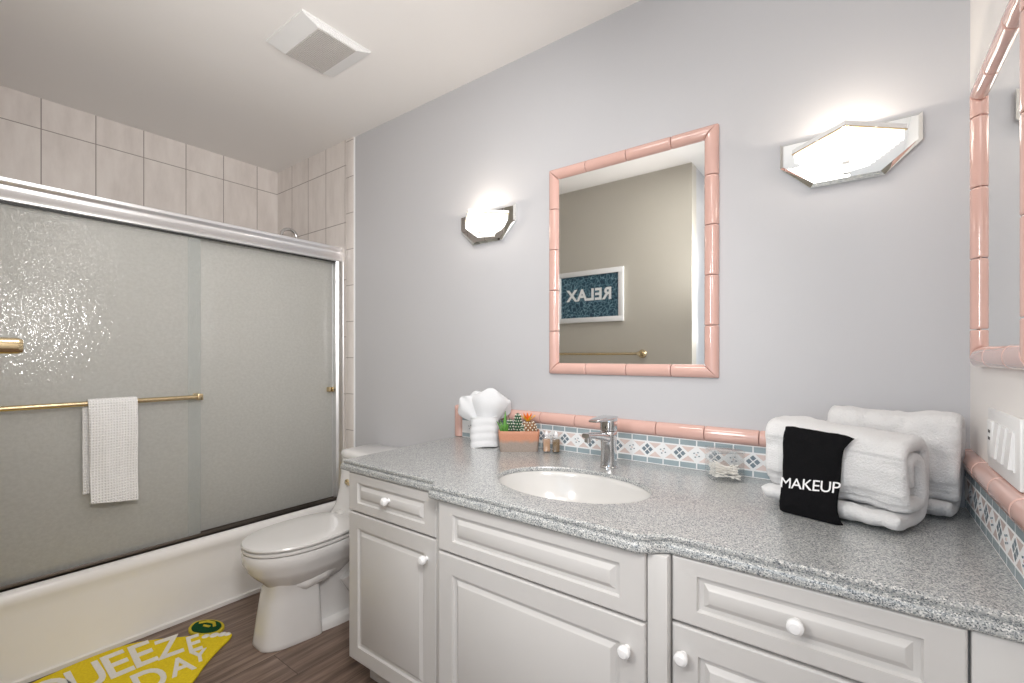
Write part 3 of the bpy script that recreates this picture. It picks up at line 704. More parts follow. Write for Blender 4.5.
c2 = thing('vanity_cabinet', 'wide white vanity cabinet under the sink with false drawer front', 'cabinet', (-.66, 1.26, 0), group=G)
carcass(c2, -.972, -.345, .957, True)
panel_front(-.969, -.358, ZMID - .004, ZTOP + .001, .935, m_=.056).build('false_drawer_front', 'cabinet_paint', c2, angle=25)
d_ = panel_front(-.969, -.358, ZB, ZMID - .010, .935, m_=.055).build('door', 'cabinet_paint', c2, angle=25); knob(d_, -.396, .936, .560)
MB().box((-.3565, .946, ZB), (-.3145, .986, ZTOP + .001), .002).build('filler_strip', 'cabinet_paint', c2)
c3 = thing('vanity_cabinet', 'white vanity cabinet under the towels, knobbed drawer over door', 'cabinet', (-.05, 1.27, 0), group=G)
carcass(c3, -.344, XR - .003, .988)
d_ = panel_front(-.312, .130, ZMID + .004, ZTOP + .001, .966, m_=.050).build('drawer', 'cabinet_paint', c3, angle=25); knob(d_, -.091, .967, .706)
d_ = panel_front(-.312, .130, ZB, ZMID - .002, .966, m_=.052).build('door', 'cabinet_paint', c3, angle=25); knob(d_, -.288, .967, .572)
MB().box((.134, .968, ZB), (XR - .003, .988, ZTOP + .001), .002).build('filler_panel', 'cabinet_paint', c3)

# ------------------------------------------------------------------ backsplash
def half_round(mb, p0, p1, out, up, depth, width, joint=0.0, mit0=0, mit1=0, gap=.0012):
    """one bull-nose tile from p0 to p1; up spans its width, out its bulge; mitred by +-1"""
    p0 = Vector(p0); p1 = Vector(p1); out = Vector(out); up = Vector(up); ax = (p1 - p0).normalized(); rings = []
    prof = [(0, 0)] + [((.5 - .5 * math.cos(PI * k / 12)) if True else 0, math.sin(PI * k / 12) ** .75) for k in range(0, 13)] + [(1, 0)]
    prof = [(a, max(b, 0)) for a, b in prof]
    def ring(p, m_, sgn, shr):
        return [p + up * (width * (.5 + (a - .5) * (1 - shr))) + out * (depth * b * (1 - shr)) + ax * (sgn * (gap + m_ * width * a)) for a, b in prof]
    L = (p1 - p0).length
    rs = [ring(p0 + ax * d, mit0, 1, h) for d, h in ((0, .06), (.0015, .02), (.003, 0), (.0045, 0))]
    rs += [ring(p1 - ax * d, mit1, -1, h) for d, h in ((.0045, 0), (.003, 0), (.0015, .02), (0, .06))]
    mb.loft(rs)
def splash(name, label, T, length, joints, phase, band_end=0.0, left_cap=False):
    """runs along +s from 0 to length; T maps (s, out, z) to the room"""
    root = thing(name, label, 'backsplash', T((length / 2, 0, ZT)), 0)
    z0, z1, z2 = ZT + .001, ZT + .098, ZT + .146
    th = .009
    mb = MB()
    def pbox(s0, s1, za, zb, o0, o1):
        ring = [(s0, za), (s1, za), (s1, zb), (s0, zb)]
        mb.loft([[T((s, o, z)) for s, z in ring] for o in (o0, o1)])
    def ptile(pts, o0=th - .001, o1=th + .0003):
        mb.loft([[T((s, o, z)) for s, z in pts] for o in (o0, o1)])
    pbox(band_end, length, z0, z1, 0, th)
    mod = .0552; g = .0040
    rt = .022
    zc = (z0 + z1) / 2; hm = (z1 - z0) / 2 - rt - .003
    k0 = int((band_end - phase) / mod) - 1; n = int(length / mod) + 4
    for k in range(k0, k0 + n):
        c = phase + k * mod
        s0, s1 = c + g / 2, c + mod - g / 2
        a, b = max(s0, band_end + .001), min(s1, length - .001)
        if b - a > .006:
            mb.mi = 1
            ptile([(a, z0 + .003), (b, z0 + .003), (b, z0 + rt - .002), (a, z0 + rt - .002)]); ptile([(a, z1 - rt + .002), (b, z1 - rt + .002), (b, z1 - .003), (a, z1 - .003)])
            mb.mi = 2
            m_ = (s0 + s1) / 2
            if a == s0 and b == s1:
                hw = mod / 2 - .0065
                for sg in (1, -1):
                    ptile([(m_ - hw, zc + sg * hm), (m_ + hw, zc + sg * hm), (m_, zc + sg * .0055)])
        if c - mod / 2 > band_end + .002 - .01 and c + mod / 2 < length + .01 and c - .024 > band_end and c + .024 < length:
            hd = hm - .0015
            if k % 2 == 0:
                mb.mi = 3; q = hd * .5 - .0012
                for dx, dz in ((q + .0014, 0), (-q - .0014, 0), (0, q + .0014), (0, -q - .0014)):
                    ptile([(c + dx - q + .001, zc + dz), (c + dx, zc + dz - q + .001), (c + dx + q - .001, zc + dz), (c + dx, zc + dz + q - .001)])
            else:
                mb.mi = 0
                ptile([(c - hd, zc), (c, zc - hd), (c + hd, zc), (c, zc + hd)])
                mb.mi = 3
                for q in range(4):
                    an = PI / 4 + q * PI / 2 + .3; x, z = .009 * math.cos(an), .009 * math.sin(an)
                    ptile([(c + x + .0035 * math.cos(an + t_), zc + z + .0025 * math.sin(an + t_)) for t_ in (0, PI / 2, PI, 1.5 * PI)], th, th + .0014)
                mb.mi = 2
                ptile([(c + .003 * math.cos(t_), zc + .003 * math.sin(t_)) for t_ in (0, 1.05, 2.1, 3.14, 4.2, 5.2)], th, th + .0015)
    mb.build('tile_band', ['grout', 'blue_tile', 'blush_tile', 'dark_blue_tile'], root, angle=30)
    # bull-nose cap, tile by tile
    mb = MB()
    o_ = (Vector(T((0, 1, 0))) - Vector(T((0, 0, 0)))); up = Vector((0, 0, 1))
    cuts = [0.0] + [j for j in joints if 0.02 < j < length - .02] + [length]
    for i in range(len(cuts) - 1):
        first = left_cap and i == 0
        half_round(mb, T((band_end if first else cuts[i], .0, z1)), T((cuts[i + 1], .0, z1)), o_, up, .024, z2 - z1, mit0=-band_end / (z2 - z1) if first else 0, mit1=0)
    if left_cap:
        half_round(mb, T((.0, 0, z0)), T((.0, 0, z2)), o_, Vector(T((1, 0, 0))) - Vector(T((0, 0, 0))), .024, band_end, mit1=(z2 - z1) / band_end)
    mb.build('bullnose_cap', 'pink_tile', root, angle=40)
    mb = MB(); ring = [(0.001, z1), (length, z1), (length, z2 - .003), (0.001, z2 - .003)]
    mb.loft([[T((s, o, z)) for s, z in ring] for o in (0, .008)]); mb.build('joint_grout', 'pink_grout', root)
BX0 = -1.514
splash('tile_backsplash', 'mosaic backsplash with pink cap along the wall behind the faucet', lambda p: (BX0 + p[0], YB - .0005 - p[1], p[2]), XR - .024 - BX0,
       [j - BX0 for j in (-1.507 + .158 * k for k in range(0, 14))], (-.647 - BX0) % .0552 - .0552 * 0, .045, True)
splash('tile_backsplash', 'mosaic backsplash with pink cap on the right wall under the switch plate', lambda p: (XR - .0005 - p[1], YB - .001 - p[0], p[2]), 1.58 - .962,
       [.03 + .158 * k + .0 for k in range(0, 8)], .02, 0.0)

# ------------------------------------------------------------------ mirrors with pink tile frames
def tile_frame(root, T, a0, a1, z0, z1, wd, depth, hj, vj, inward):
    """frame in the wall plane: a along the wall, z up; T maps (a, out, z)"""
    o_ = Vector(T((0, 1, 0))) - Vector(T((0, 0, 0))); ua = Vector(T((1, 0, 0))) - Vector(T((0, 0, 0))); uz = Vector((0, 0, 1))
    for nm, st, en, up, js in (('frame_bottom', (a0, z0), (a1, z0), uz, hj), ('frame_top', (a0, z1), (a1, z1), -uz, hj)):
        mb = MB(); cuts = [a0] + list(js) + [a1]
        for i in range(len(cuts) - 1):
            half_round(mb, T((cuts[i], 0, st[1])), T((cuts[i + 1], 0, st[1])), o_, up, depth, wd, mit0=1 if i == 0 else 0, mit1=1 if i == len(cuts) - 2 else 0)
        mb.build(nm, 'pink_tile', root, angle=40)
    for nm, a, up in (('frame_stile', a0, ua), ('frame_stile', a1, -ua)):
        mb = MB(); cuts = [z0] + list(vj) + [z1]
        for i in range(len(cuts) - 1):
            half_round(mb, T((a, 0, cuts[i])), T((a, 0, cuts[i + 1])), o_, up, depth, wd, mit0=1 if i == 0 else 0, mit1=1 if i == len(cuts) - 2 else 0)
        mb.build(nm, 'pink_tile', root, angle=40)
    mb = MB(); g = .004
    for (p0, p1) in (((a0 + g, z0 + g), (a1 - g, z0 + wd - g)), ((a0 + g, z1 - wd + g), (a1 - g, z1 - g)), ((a0 + g, z0 + wd), (a0 + wd - g, z1 - wd)), ((a1 - wd + g, z0 + wd), (a1 - g, z1 - wd))):
        ring = [(p0[0], p0[1]), (p1[0], p0[1]), (p1[0], p1[1]), (p0[0], p1[1])]
        mb.loft([[T((a, o, z)) for a, z in ring] for o in (0, depth * .35)])
    mb.build('frame_grout', 'pink_grout', root)
    mb = MB(); e_ = wd - .004; ring = [(a0 + e_, z0 + e_), (a1 - e_, z0 + e_), (a1 - e_, z1 - e_), (a0 + e_, z1 - e_)]
    mb.loft([[T((a, o, z)) for a, z in ring] for o in (.0005, .006)]); mb.build('mirror_pane', 'mirror_glass', root)
mr = thing('wall_mirror', 'pink tile framed mirror on the wall above the faucet', 'mirror', (-.677, YB, 1.113))
tile_frame(mr, lambda p: (p[0], YB - .0005 - p[1], p[2]), -.995, -.359, 1.112, 1.925, .044, .023, (-.829, -.668, -.508), (1.281, 1.442, 1.603, 1.763), 1)
mr = thing('wall_mirror', 'pink tile framed mirror on the right wall beside the sconce', 'mirror', (XR, 1.23, 1.16))
tile_frame(mr, lambda p: (XR - .0005 - p[1], p[0], p[2]), 1.005, 1.452, 1.158, 1.780, .044, .021, (1.14, 1.30), (1.24, 1.395, 1.55, 1.705), 1)

# ------------------------------------------------------------------ sconces
def sconce(cx, dz_, label):
    root = thing('wall_sconce', label, 'wall lamp', (cx, YB, 1.74), group='mirrored wall sconces')
    P = [(-.158, 1.814 + dz_), (-.158, 1.744 + dz_), (-.083, 1.672 + dz_), (.083, 1.672 + dz_), (.158, 1.744 + dz_), (.158, 1.814 + dz_)]
    c = Vector((0, 1.752))
    def ring(s_, y): return [(cx + x - math.copysign(s_, x), y, z + (s_ if z < 1.7 + dz_ else (-s_ if z > 1.79 + dz_ else 0))) for x, z in P]
    mb = MB(); mb.loft([ring(0, YB - .001), ring(0, YB - .014), ring(.009, YB - .021)]); mb.build('mirror_plate', 'mirror_glass', root, angle=5, smooth=False)
    yf = YB - .021
    # stepped glass shade: open on top, apex towards the room
    lev = [(1.0, 1.777), (.99, 1.758), (.91, 1.750), (.83, 1.743), (.75, 1.736), (.67, 1.729), (.59, 1.722), (.51, 1.715), (.43, 1.708), (.35, 1.702)]
    lev = [(a, b + dz_) for a, b in lev]
    mb = MB(); rings = []
    def V(s_, z):
        q = max(.06, (s_ - .30) / .70)
        return [(cx - .122 * s_, yf, z), (cx - .061 * s_, yf - .060 * q, z), (cx, yf - .110 * q, z), (cx + .061 * s_, yf - .060 * q, z), (cx + .122 * s_, yf, z)]
    for i, (s_, z) in enumerate(lev):
        if i: rings.append(V(lev[i - 1][0] * .985, z))
        rings.append(V(s_, z))
    mb.loft(rings, cap0=False, cap1=False, closed=False)
    bot = V(lev[-1][0], lev[-1][1]); mb.loft([bot, [(p[0], p[1], p[2] - .001) for p in bot]], cap0=False, cap1=True)
    sh = mb.build('shade', 'lamp_glass', root, smooth=False)
    so = sh.modifiers.new('thickness', 'SOLIDIFY'); so.thickness = .0035; so.offset = 0
    # cream and gold rail round the rim
    mb = MB()
    def rail(z0, z1, o0, o1):
        a = [(cx - .126 - o1, yf), (cx, yf - .116 - o1 * 1.3), (cx + .126 + o1, yf), (cx + .122 - o0, yf), (cx, yf - .112 + o0), (cx - .122 + o0, yf)]
        mb.loft([[(x, y, z + dz_) for x, y in a] for z in (z0, z1)])
    mb.mi = 0; rail(1.777, 1.789, .002, .001); mb.mi = 1; rail(1.7735, 1.777, .001, .002)
    mb.build('rim_rail', ['white_plastic', 'brass'], root, angle=20)
    mb = MB(); mb.lathe([(.001, 1.705), (.009, 1.705), (.010, 1.72), (.012, 1.728), (.010, 1.738), (.001, 1.742)], (cx, yf - .045, dz_), 'Z', 16); mb.build('bulb', 'frosted_bulb', root)
    l = bpy.data.lights.new('sconce_light', 'POINT'); l.energy = SCONCE_POWER; l.color = (1.0, .87, .72); l.shadow_soft_size = .012
    lo = bpy.data.objects.new('sconce_light', l); COL.objects.link(lo); lo.location = (cx, yf - .050, 1.756 + dz_)
sconce(-1.316, .012, 'lit mirrored sconce on the wall between shower and mirror')
sconce(-.030, -.010, 'lit mirrored sconce to the right of the mirror, near the corner')

# ------------------------------------------------------------------ ceiling vent
vt = thing('ceiling_vent', 'white ribbed exhaust fan cover on the ceiling', 'vent', (-1.75, 1.03, H))
vx0, vx1, vy0, vy1 = -1.888, -1.612, .880, 1.176; dz = .023
mb = MB(); mb.box((vx0, vy0, H - .008), (vx1, vy1, H - .0003), .001)
top = [(vx0 + .003, vy0 + .003, H - .008), (vx1 - .003, vy0 + .003, H - .008), (vx1 - .003, vy1 - .003, H - .008), (vx0 + .003, vy1 - .003, H - .008)]
low = [(vx0 + .014, vy0 + .070, H - dz), (vx1 - .014, vy0 + .070, H - dz), (vx1 - .014, vy1 - .058, H - dz), (vx0 + .014, vy1 - .058, H - dz)]
mb.loft([top, low]); mb.build('cover', 'white_plastic', vt, angle=10)
n = 24
mb = MB()
for k in range(n):
    y = vy0 + .072 + (vy1 - vy0 - .132) * (k + .5) / n
    mb.box((vx0 + .016, y - .0019, H - dz - .003), (vx1 - .016, y + .0019, H - dz + .001))
mb.build('grille', 'vent_grille', vt)
for sx, xa, xb in ((1, vx1 - .003, vx1 - .014), (-1, vx0 + .003, vx0 + .014)):
    mb = MB()
    for k in range(n + 6):
        t_ = (k + .5) / (n + 6); y = vy0 + .030 + (vy1 - vy0 - .060) * t_
        lo_t = min(1, min(y - vy0, vy1 - y) / .072) ; za, zb = H - .010, H - .008 - (dz - .008) * lo_t
        xb_ = xa + (xb - xa) * lo_t
        mb.poly([(xa + sx * .001, y - .0016, za), (xa + sx * .001, y + .0016, za), (xb_ + sx * .003, y + .0016, zb), (xb_ + sx * .003, y - .0016, zb)], (-sx * .004, 0, 0))
    mb.build('side_louvre', 'white_plastic', vt)

# ------------------------------------------------------------------ switch plate on the right wall
sw = thing('switch_plate', 'white switch and outlet plate above the right backsplash', 'switch', (XR, 1.21, 1.02))
ya, yb_, za, zb = 1.105, 1.340, .958, 1.078
MB().box((XR - .007, ya, za), (XR - .0005, yb_, zb), .003).build('cover_plate', 'white_plastic', sw)
go = MB().box((XR - .011, 1.283, .984), (XR - .006, 1.325, 1.054), .002).build('outlet', 'white_plastic', sw)
mb = MB()
for z in (1.030, 1.016): mb.box((XR - .0116, 1.296, z), (XR - .0108, 1.311, z + .006), .0005)
mb.build('button', 'black_slot', go)
for yc in (1.250, 1.200, 1.150):
    mb = MB(); mb.loft([[(x, y, z) for y, z in ((yc - .017, .984), (yc + .017, .984), (yc + .017, 1.054), (yc - .017, 1.054))] for x in (XR - .006, XR - .009)])
    mb.poly([(XR - .008, yc - .015, .987), (XR - .0155, yc - .015, .989), (XR - .010, yc - .015, 1.051), (XR - .008, yc - .015, 1.051)], (0, .030, 0)); mb.build('rocker', 'white_plastic', sw, angle=20)

# ------------------------------------------------------------------ opposite wall, seen in the mirror
pf = thing('framed_print', 'white framed pool water print reading RELAX, reflected in the mirror', 'picture', (-1.608, YF, 1.435))
px0, px1, pz0, pz1 = -1.882, -1.334, 1.434, 1.820; fw = .037
mb = MB()
for a, b in (((px0, pz0), (px1, pz0 + fw)), ((px0, pz1 - fw), (px1, pz1)), ((px0, pz0 + fw), (px0 + fw, pz1 - fw)), ((px1 - fw, pz0 + fw), (px1, pz1 - fw))): mb.box((a[0], YF + .001, a[1]), (b[0], YF + .022, b[1]), .002)
mb.build('picture_frame', 'white_frame', pf)
art = MB().box((px0 + fw - .002, YF + .002, pz0 + fw - .002), (px1 - fw + .002, YF + .010, pz1 - fw + .002)).build('print', 'water_print', pf)
me = text_mesh('RELAX', .118, .0006, .004, spacing=1.08)
MB().mesh(me, Matrix.Translation((-1.608, YF + .0105, 1.600)) @ Matrix.Rotation(PI, 4, 'Z') @ Matrix.Rotation(PI / 2, 4, 'X')).build('lettering', 'white_ink', art, smooth=False)
tb = thing('towel_bar', 'brushed brass towel bar on the wall opposite the vanity', 'towel bar', (-1.52, YF, 1.2))
MB().tube([(-1.97, .112, 1.2), (-1.205, .112, 1.2)], .009, 16).build('rod', 'brass', tb)
for xc in (-1.200, -1.97):
    MB().lathe([(.001, .001), (.029, .001), (.029, .005), (.025, .010), (.017, .013), (.0145, .016), (.0145, .078), (.0135, .081), (.0120, .085), (.001, .0855)], (xc, YF, 1.2), 'Y', 32).build('post', 'brass', tb, angle=25)

# ------------------------------------------------------------------ lemon rug
rug = thing('lemon_rug', 'yellow lemon shaped bath mat with white lettering beside the tub', 'rug', (-2.15, .50, 0))
def closed_curve(pts, n=8):
    out = []; m_ = len(pts)
    for i in range(m_):
        p0, p1, p2, p3 = (Vector(pts[(i + k - 1) % m_]) for k in range(4))
        for k in range(n):
            t_ = k / n
            out.append(.5 * ((2 * p1) + (-p0 + p2) * t_ + (2 * p0 - 5 * p1 + 4 * p2 - p3) * t_ * t_ + (-p0 + 3 * p1 - 3 * p2 + p3) * t_ ** 3))
    return out
outl = [(-2.118, .850), (-2.092, .828), (-2.050, .770), (-1.993, .706), (-1.915, .630), (-1.860, .52), (-1.840, .40), (-1.86, .26), (-1.92, .14), (-2.02, .06), (-2.07, -.02), (-2.12, -.03), (-2.19, .05), (-2.30, .15), (-2.365, .26), (-2.388, .37), (-2.394, .47), (-2.380, .565), (-2.330, .645), (-2.275, .705), (-2.225, .760), (-2.165, .826), (-2.142, .848)]
cv = closed_curve(outl)
mb = MB()
cen = Vector((-2.14, .42))
def rring(s_, z): return [(cen.x + (p.x - cen.x) * s_, cen.y + (p.y - cen.y) * s_, z) for p in cv]
mb.loft([rring(.995, .001), rring(1.0, .006), rring(.992, .0105), rring(.975, .012)])
mb.build('pile', 'yellow_pile', rug, angle=60)
Rr = Matrix(((0, -1, 0, 0), (1, 0, 0, 0), (0, 0, 1, 0), (0, 0, 0, 1)))   # text runs along +y, its top towards the tub
def rug_text(ch, x, y, size, rot=0.0, sx=1.0):
    me = text_mesh(ch, size, .0015, .003, 'CENTER')
    return MB().mesh(me, Matrix.Translation((x, y, .0125)) @ Matrix.Rotation(rot, 4, 'Z') @ Rr @ Matrix.Diagonal((sx, 1, 1, 1)))
for ch, x, y, sz, rt, sx in (('S', -2.165, .215, .25, .10, .62), ('Q', -2.165, .320, .26, .05, .60), ('U', -2.165, .415, .26, .0, .60), ('E', -2.168, .497, .265, -.03, .64), ('E', -2.166, .570, .262, -.08, .62), ('Z', -2.150, .645, .22, -.16, .58), ('E', -2.108, .712, .185, -.22, .56),
                             ('T', -1.955, .235, .24, .05, .6), ('H', -1.955, .335, .24, 0, .6), ('E', -1.955, .43, .24, 0, .6), ('D', -1.975, .545, .22, -.05, .62), ('A', -1.995, .638, .17, -.12, .62), ('Y', -2.022, .700, .115, -.25, .66)):
    rug_text(ch, x, y, sz, rt, sx).build('lettering', 'white_pile', rug, smooth=False)
mb = MB()
for k, (x, y, r_) in enumerate(((-2.165, .800, .017), (-2.145, .822, .016), (-2.185, .775, .014), (-2.128, .836, .012))): mb.lathe([(.001, .0155), (r_ * .7, .0150), (r_, .0125), (r_, .009)], (x, y, 0), 'Z', 14)
mb.build('white_patch', 'white_pile', rug)  # raised white tufts near the lemon's tip
def leaf(s_, z0, z1):
    pts = closed_curve([(-2.207, .776), (-2.265, .748), (-2.318, .757), (-2.345, .792), (-2.325, .826), (-2.285, .852), (-2.235, .862), (-2.195, .848), (-2.178, .815)])
    c = Vector((-2.262, .806)); return [[(c.x + (p.x - c.x) * q, c.y + (p.y - c.y) * q, z) for p in pts] for q, z in ((s_, z0), (s_, z1 - .003), (s_ * .97, z1))]
mb = MB(); mb.loft(leaf(1.0, .001, .011)); lf = mb.build('leaf_edging', 'lime_pile', rug)
mb = MB(); mb.loft(leaf(.84, .009, .0135)); mb.build('leaf', 'green_pile', rug)
mb = MB(); mb.tube([(-2.312, .795, .0135), (-2.295, .822, .0135), (-2.262, .835, .0135), (-2.23, .825, .0135)], .006, 8); mb.tube([(-2.275, .800, .0135), (-2.245, .812, .0135)], .005, 8); mb.build('leaf_vein', 'lime_pile', lf)

# ------------------------------------------------------------------ rolled towels
def roll_profile(W, Ht, t_, turns, a0, pw=3.6, n=160):
    pts = []
    for i in range(n):
        a = a0 + 2 * PI * turns * i / (n - 1)
        ins = t_ + (a - a0) / (2 * PI) * 2.08 * t_
        c, s_ = math.cos(a), math.sin(a)
        A, B = W / 2 - ins, Ht / 2 - ins
        A = max(A, .006); B = max(B, .012)
        pts.append(Vector((A * math.copysign(abs(c) ** (2 / pw), c), Ht / 2 + B * math.copysign(abs(s_) ** (2 / pw), s_))))
    return pts
def rolled_towel(root, W, Ht, Ln, t_, turns, a0, seed, bands=(), slump=0.0, cup=.018):
    prof = roll_profile(W, Ht, t_, turns, a0); n = len(prof); na = 48
    mb = MB(); loops = []
    cl = [0.0]
    for i in range(1, n): cl.append(cl[-1] + (prof[i] - prof[i - 1]).length)
    for j in range(na + 1):
        s_ = j / na; x = (s_ - .5) * Ln
        d = min(s_, 1 - s_) * Ln
        rnd = math.sqrt(max(0, 1 - (1 - min(d / .018, 1)) ** 2))
        ring_o = []; ring_i = []
        for i in range(n):
            a = prof[max(i - 1, 0)]; b = prof[min(i + 1, n - 1)]
            tg = (b - a).normalized(); nr = Vector((tg.y, -tg.x))
            endr = math.sqrt(max(0.02, 1 - (1 - min(min(cl[i], cl[-1] - cl[i]) / (t_), 1)) ** 2))
            th = t_ * .95 * (0.30 + .70 * rnd) * endr
            p = prof[i]
            outer = i < n / turns * 1.02
            for b0, b1 in bands:
                if b0 < p.y < b1 and p.x < 0 and outer: th *= .74 + .08 * math.sin((p.y - b0) / .009 * 2 * PI)
            nz = noise.noise(Vector((x * 13 + seed, p.x * 15, p.y * 15))) * .011 + noise.noise(Vector((x * 42 + seed, p.x * 42, p.y * 42))) * .0042 + noise.noise(Vector((x * 130 + seed, p.x * 130, p.y * 130))) * .0016
            stag = cup * (p.x / (W / 2)) * max(0, (s_ - .3) / .7) ** 2 + .006 * math.sin(cl[i] * 9 + seed) * (abs(s_ - .5) * 2) ** 4
            for sgn, ring in ((1, ring_o), (-1, ring_i)):
                q = p + nr * sgn * th + nr * nz
                zz = q.y * (1 - slump * (s_))
                ring.append((x + stag, q.x, max(zz, .0015 + .002 * (1 - rnd))))
        loops.append(ring_o + list(reversed(ring_i)))
    vr = mb.loft(loops, False, False)
    for row in (vr[0], vr[-1]):
        for i in range(n - 1): mb.bm.faces.new((row[i], row[i + 1], row[2 * n - 2 - i], row[2 * n - 1 - i]))
    o = mb.build('terry_roll', 'white_terry', root, local=True, angle=180)
    sb = o.modifiers.new('smooth', 'SUBSURF'); sb.levels = 1; sb.render_levels = 1
    return o, prof
TW, TH, TL, TSL = .205, .244, .288, .09
WF, GT = .070, .022
T1C, T1R = (-.042, 1.333, ZT), math.radians(-15)
T1 = thing('bath_towel', 'white rolled bath towel wrapped with the black makeup cloth', 'towel', T1C, T1R, 'rolled bath towels')
rolled_towel(T1, TW, TH, TL, .0185, 2.0, math.radians(-142), 3.0, bands=((.145, .172), (.065, .090)), slump=TSL)
T2 = thing('bath_towel', 'white rolled bath towel in the corner behind the other towel', 'towel', (.056, 1.474, ZT), math.radians(-7), 'rolled bath towels')
rolled_towel(T2, .150, .262, .256, .0165, 1.9, math.radians(-142), 11.0, bands=((.130, .155), (.06, .085)), slump=.02, cup=.010)

# black cloth wrapped round the front of the towel
MC = thing('makeup_cloth', 'black cloth embroidered MAKEUP, wrapped over the front towel', 'cloth', T1C, T1R)
def wrap_point(a, out, x, pw=3.6):
    c, s_ = math.cos(a), math.sin(a)
    q = Vector(((WF + out) * math.copysign(abs(c) ** (2 / pw), c), TH / 2 + (TH / 2 - (GT if s_ > 0 else 0) + out) * math.copysign(abs(s_) ** (2 / pw), s_)))
    q.y *= 1 - TSL * (x / TL + .5)
    if q.y < .09: q.x -= .028 * (1 - q.y / .09)
    return q
CW0, CW1 = -.086, .036
mb = MB(); loops = []; na = 24; npf = 44
A0, A1 = math.radians(141), math.radians(238)
for j in range(na + 1):
    s_ = j / na
    ro, ri = [], []
    for i in range(npf + 1):
        f_ = i / npf; a = A0 + (A1 - A0) * f_
        x = CW0 + (CW1 - CW0) * s_ + .010 * math.sin(f_ * PI) * (-s_) + .016 * s_ * (1 - f_) ** 3 - .006 * (1 - s_) * f_
        for out, lst in ((.0145, ro), (.0085, ri)):
            e_ = 1 - .75 * (1 - min(1, min(s_, 1 - s_) * na / 1.5)) if out > .01 else 1
            q = wrap_point(a, .0085 + (out - .0085) * e_, x)
            nz = .0035 * noise.noise(Vector((x * 30, q.x * 30, q.y * 30))) + .0016 * noise.noise(Vector((x * 110, q.x * 110, q.y * 110)))
            lst.append((x, q.x - nz - .001, max(q.y + nz, .002)))
    loops.append(ro + list(reversed(ri)))
mb.loft(loops); mb.build('cloth', 'black_terry', MC, local=True, angle=70)
me = text_mesh('MAKEUP', .0335, .0006, 0, 'CENTER', 0.93)
t_ = bmesh.new(); t_.from_mesh(me)
bmesh.ops.triangulate(t_, faces=t_.faces[:])
for _ in range(2): bmesh.ops.subdivide_edges(t_, edges=[e for e in t_.edges if e.calc_length() > .006], cuts=1); bmesh.ops.triangulate(t_, faces=[f for f in t_.faces if len(f.verts) > 3])
for v in t_.verts:
    x, yv, zt = v.co; x -= .029; a_z = .066 + yv + .10 * (x + .029)
    lo, hi = math.radians(100), math.radians(250)
    for _ in range(24):
        mid = (lo + hi) / 2
        if wrap_point(mid, .0145, x).y > a_z: lo = mid
        else: hi = mid
    q = wrap_point(lo, .0145, x)
    nz = .0035 * noise.noise(Vector((x * 30, q.x * 30, q.y * 30))) + .0016 * noise.noise(Vector((x * 110, q.x * 110, q.y * 110)))
    v.co = Vector((x, q.x - nz - .0024 - zt, a_z))
t_.to_mesh(me); t_.free()
MB().mesh(me, Matrix.Identity(4)).build('embroidery', 'thread_white', MC, local=True, smooth=False)

# ------------------------------------------------------------------ small things by the backsplash
RZ = math.radians(37)
# folded face cloth fan
fc = thing('folded_cloth', 'white cloth folded into a fan beside the cactus pot', 'towel', (-1.247, 1.468, ZT), RZ)
mb = MB(); rings = []
nb = 26
for i in range(nb + 1):
    u = i / nb; z = .002 + .122 * u
    f_ = .052 + .0028 * abs(math.sin(u * 4 * PI + .6)) - .003 * u
    rings.append([(x * (1 + .02 * math.sin(u * 9 + x * 40)), y, z + .004 * math.sin(x * 40 + 1)) for x, y, _ in superellipse(0, 0, 0, f_ * 1.10, f_ * .92, 3.4, 48)])
mb.loft(rings); mb.build('wrapped_base', 'fan_cloth', fc, local=True, angle=70)
def fan_lobe(cx, tilt, hgt, wid, depth, yoff, z0, seed, curl):
    mb = MB(); nu, nv = 26, 22; o_, i_ = [], []
    for iv in range(nv + 1):
        v = iv / nv; ro, ri = [], []
        for iu in range(nu + 1):
            u = iu / nu * 2 - 1
            wv = wid * (.34 + .66 * math.sin(min(1, v * 1.15) * PI / 2)) * math.sqrt(max(.0, 1 - max(0, (v - .62) / .38) ** 2 * .80))
            x = u * wv; z = hgt * v * (1 - .16 * u * u * v)
            y = yoff + depth * (1 - u * u) * math.sin(v * PI * .8) * -1 + .0035 * math.sin(u * 6 + seed) * v + curl * v * v * u
            p = Vector((x, y, z)); p = Matrix.Rotation(tilt, 3, 'Y') @ p + Vector((cx, 0, z0))
            ro.append(p + Vector((0, -.0035, 0))); ri.append(p + Vector((0, .0035, .0)))
        o_.append(ro + list(reversed(ri)))
    mb.loft(o_); return mb
for a in ((-.010, -.72, .134, .060, .022, .010, .102, 1.0, -.012), (.014, .10, .150, .084, .036, -.004, .092, 2.0, .010), (.030, .74, .112, .040, .016, .016, .106, 3.0, .012), (-.012, -.22, .126, .062, .026, .030, .104, 4.0, .0)):
    fan_lobe(*a).build('fan_fold', 'fan_cloth', fc, local=True, angle=80)

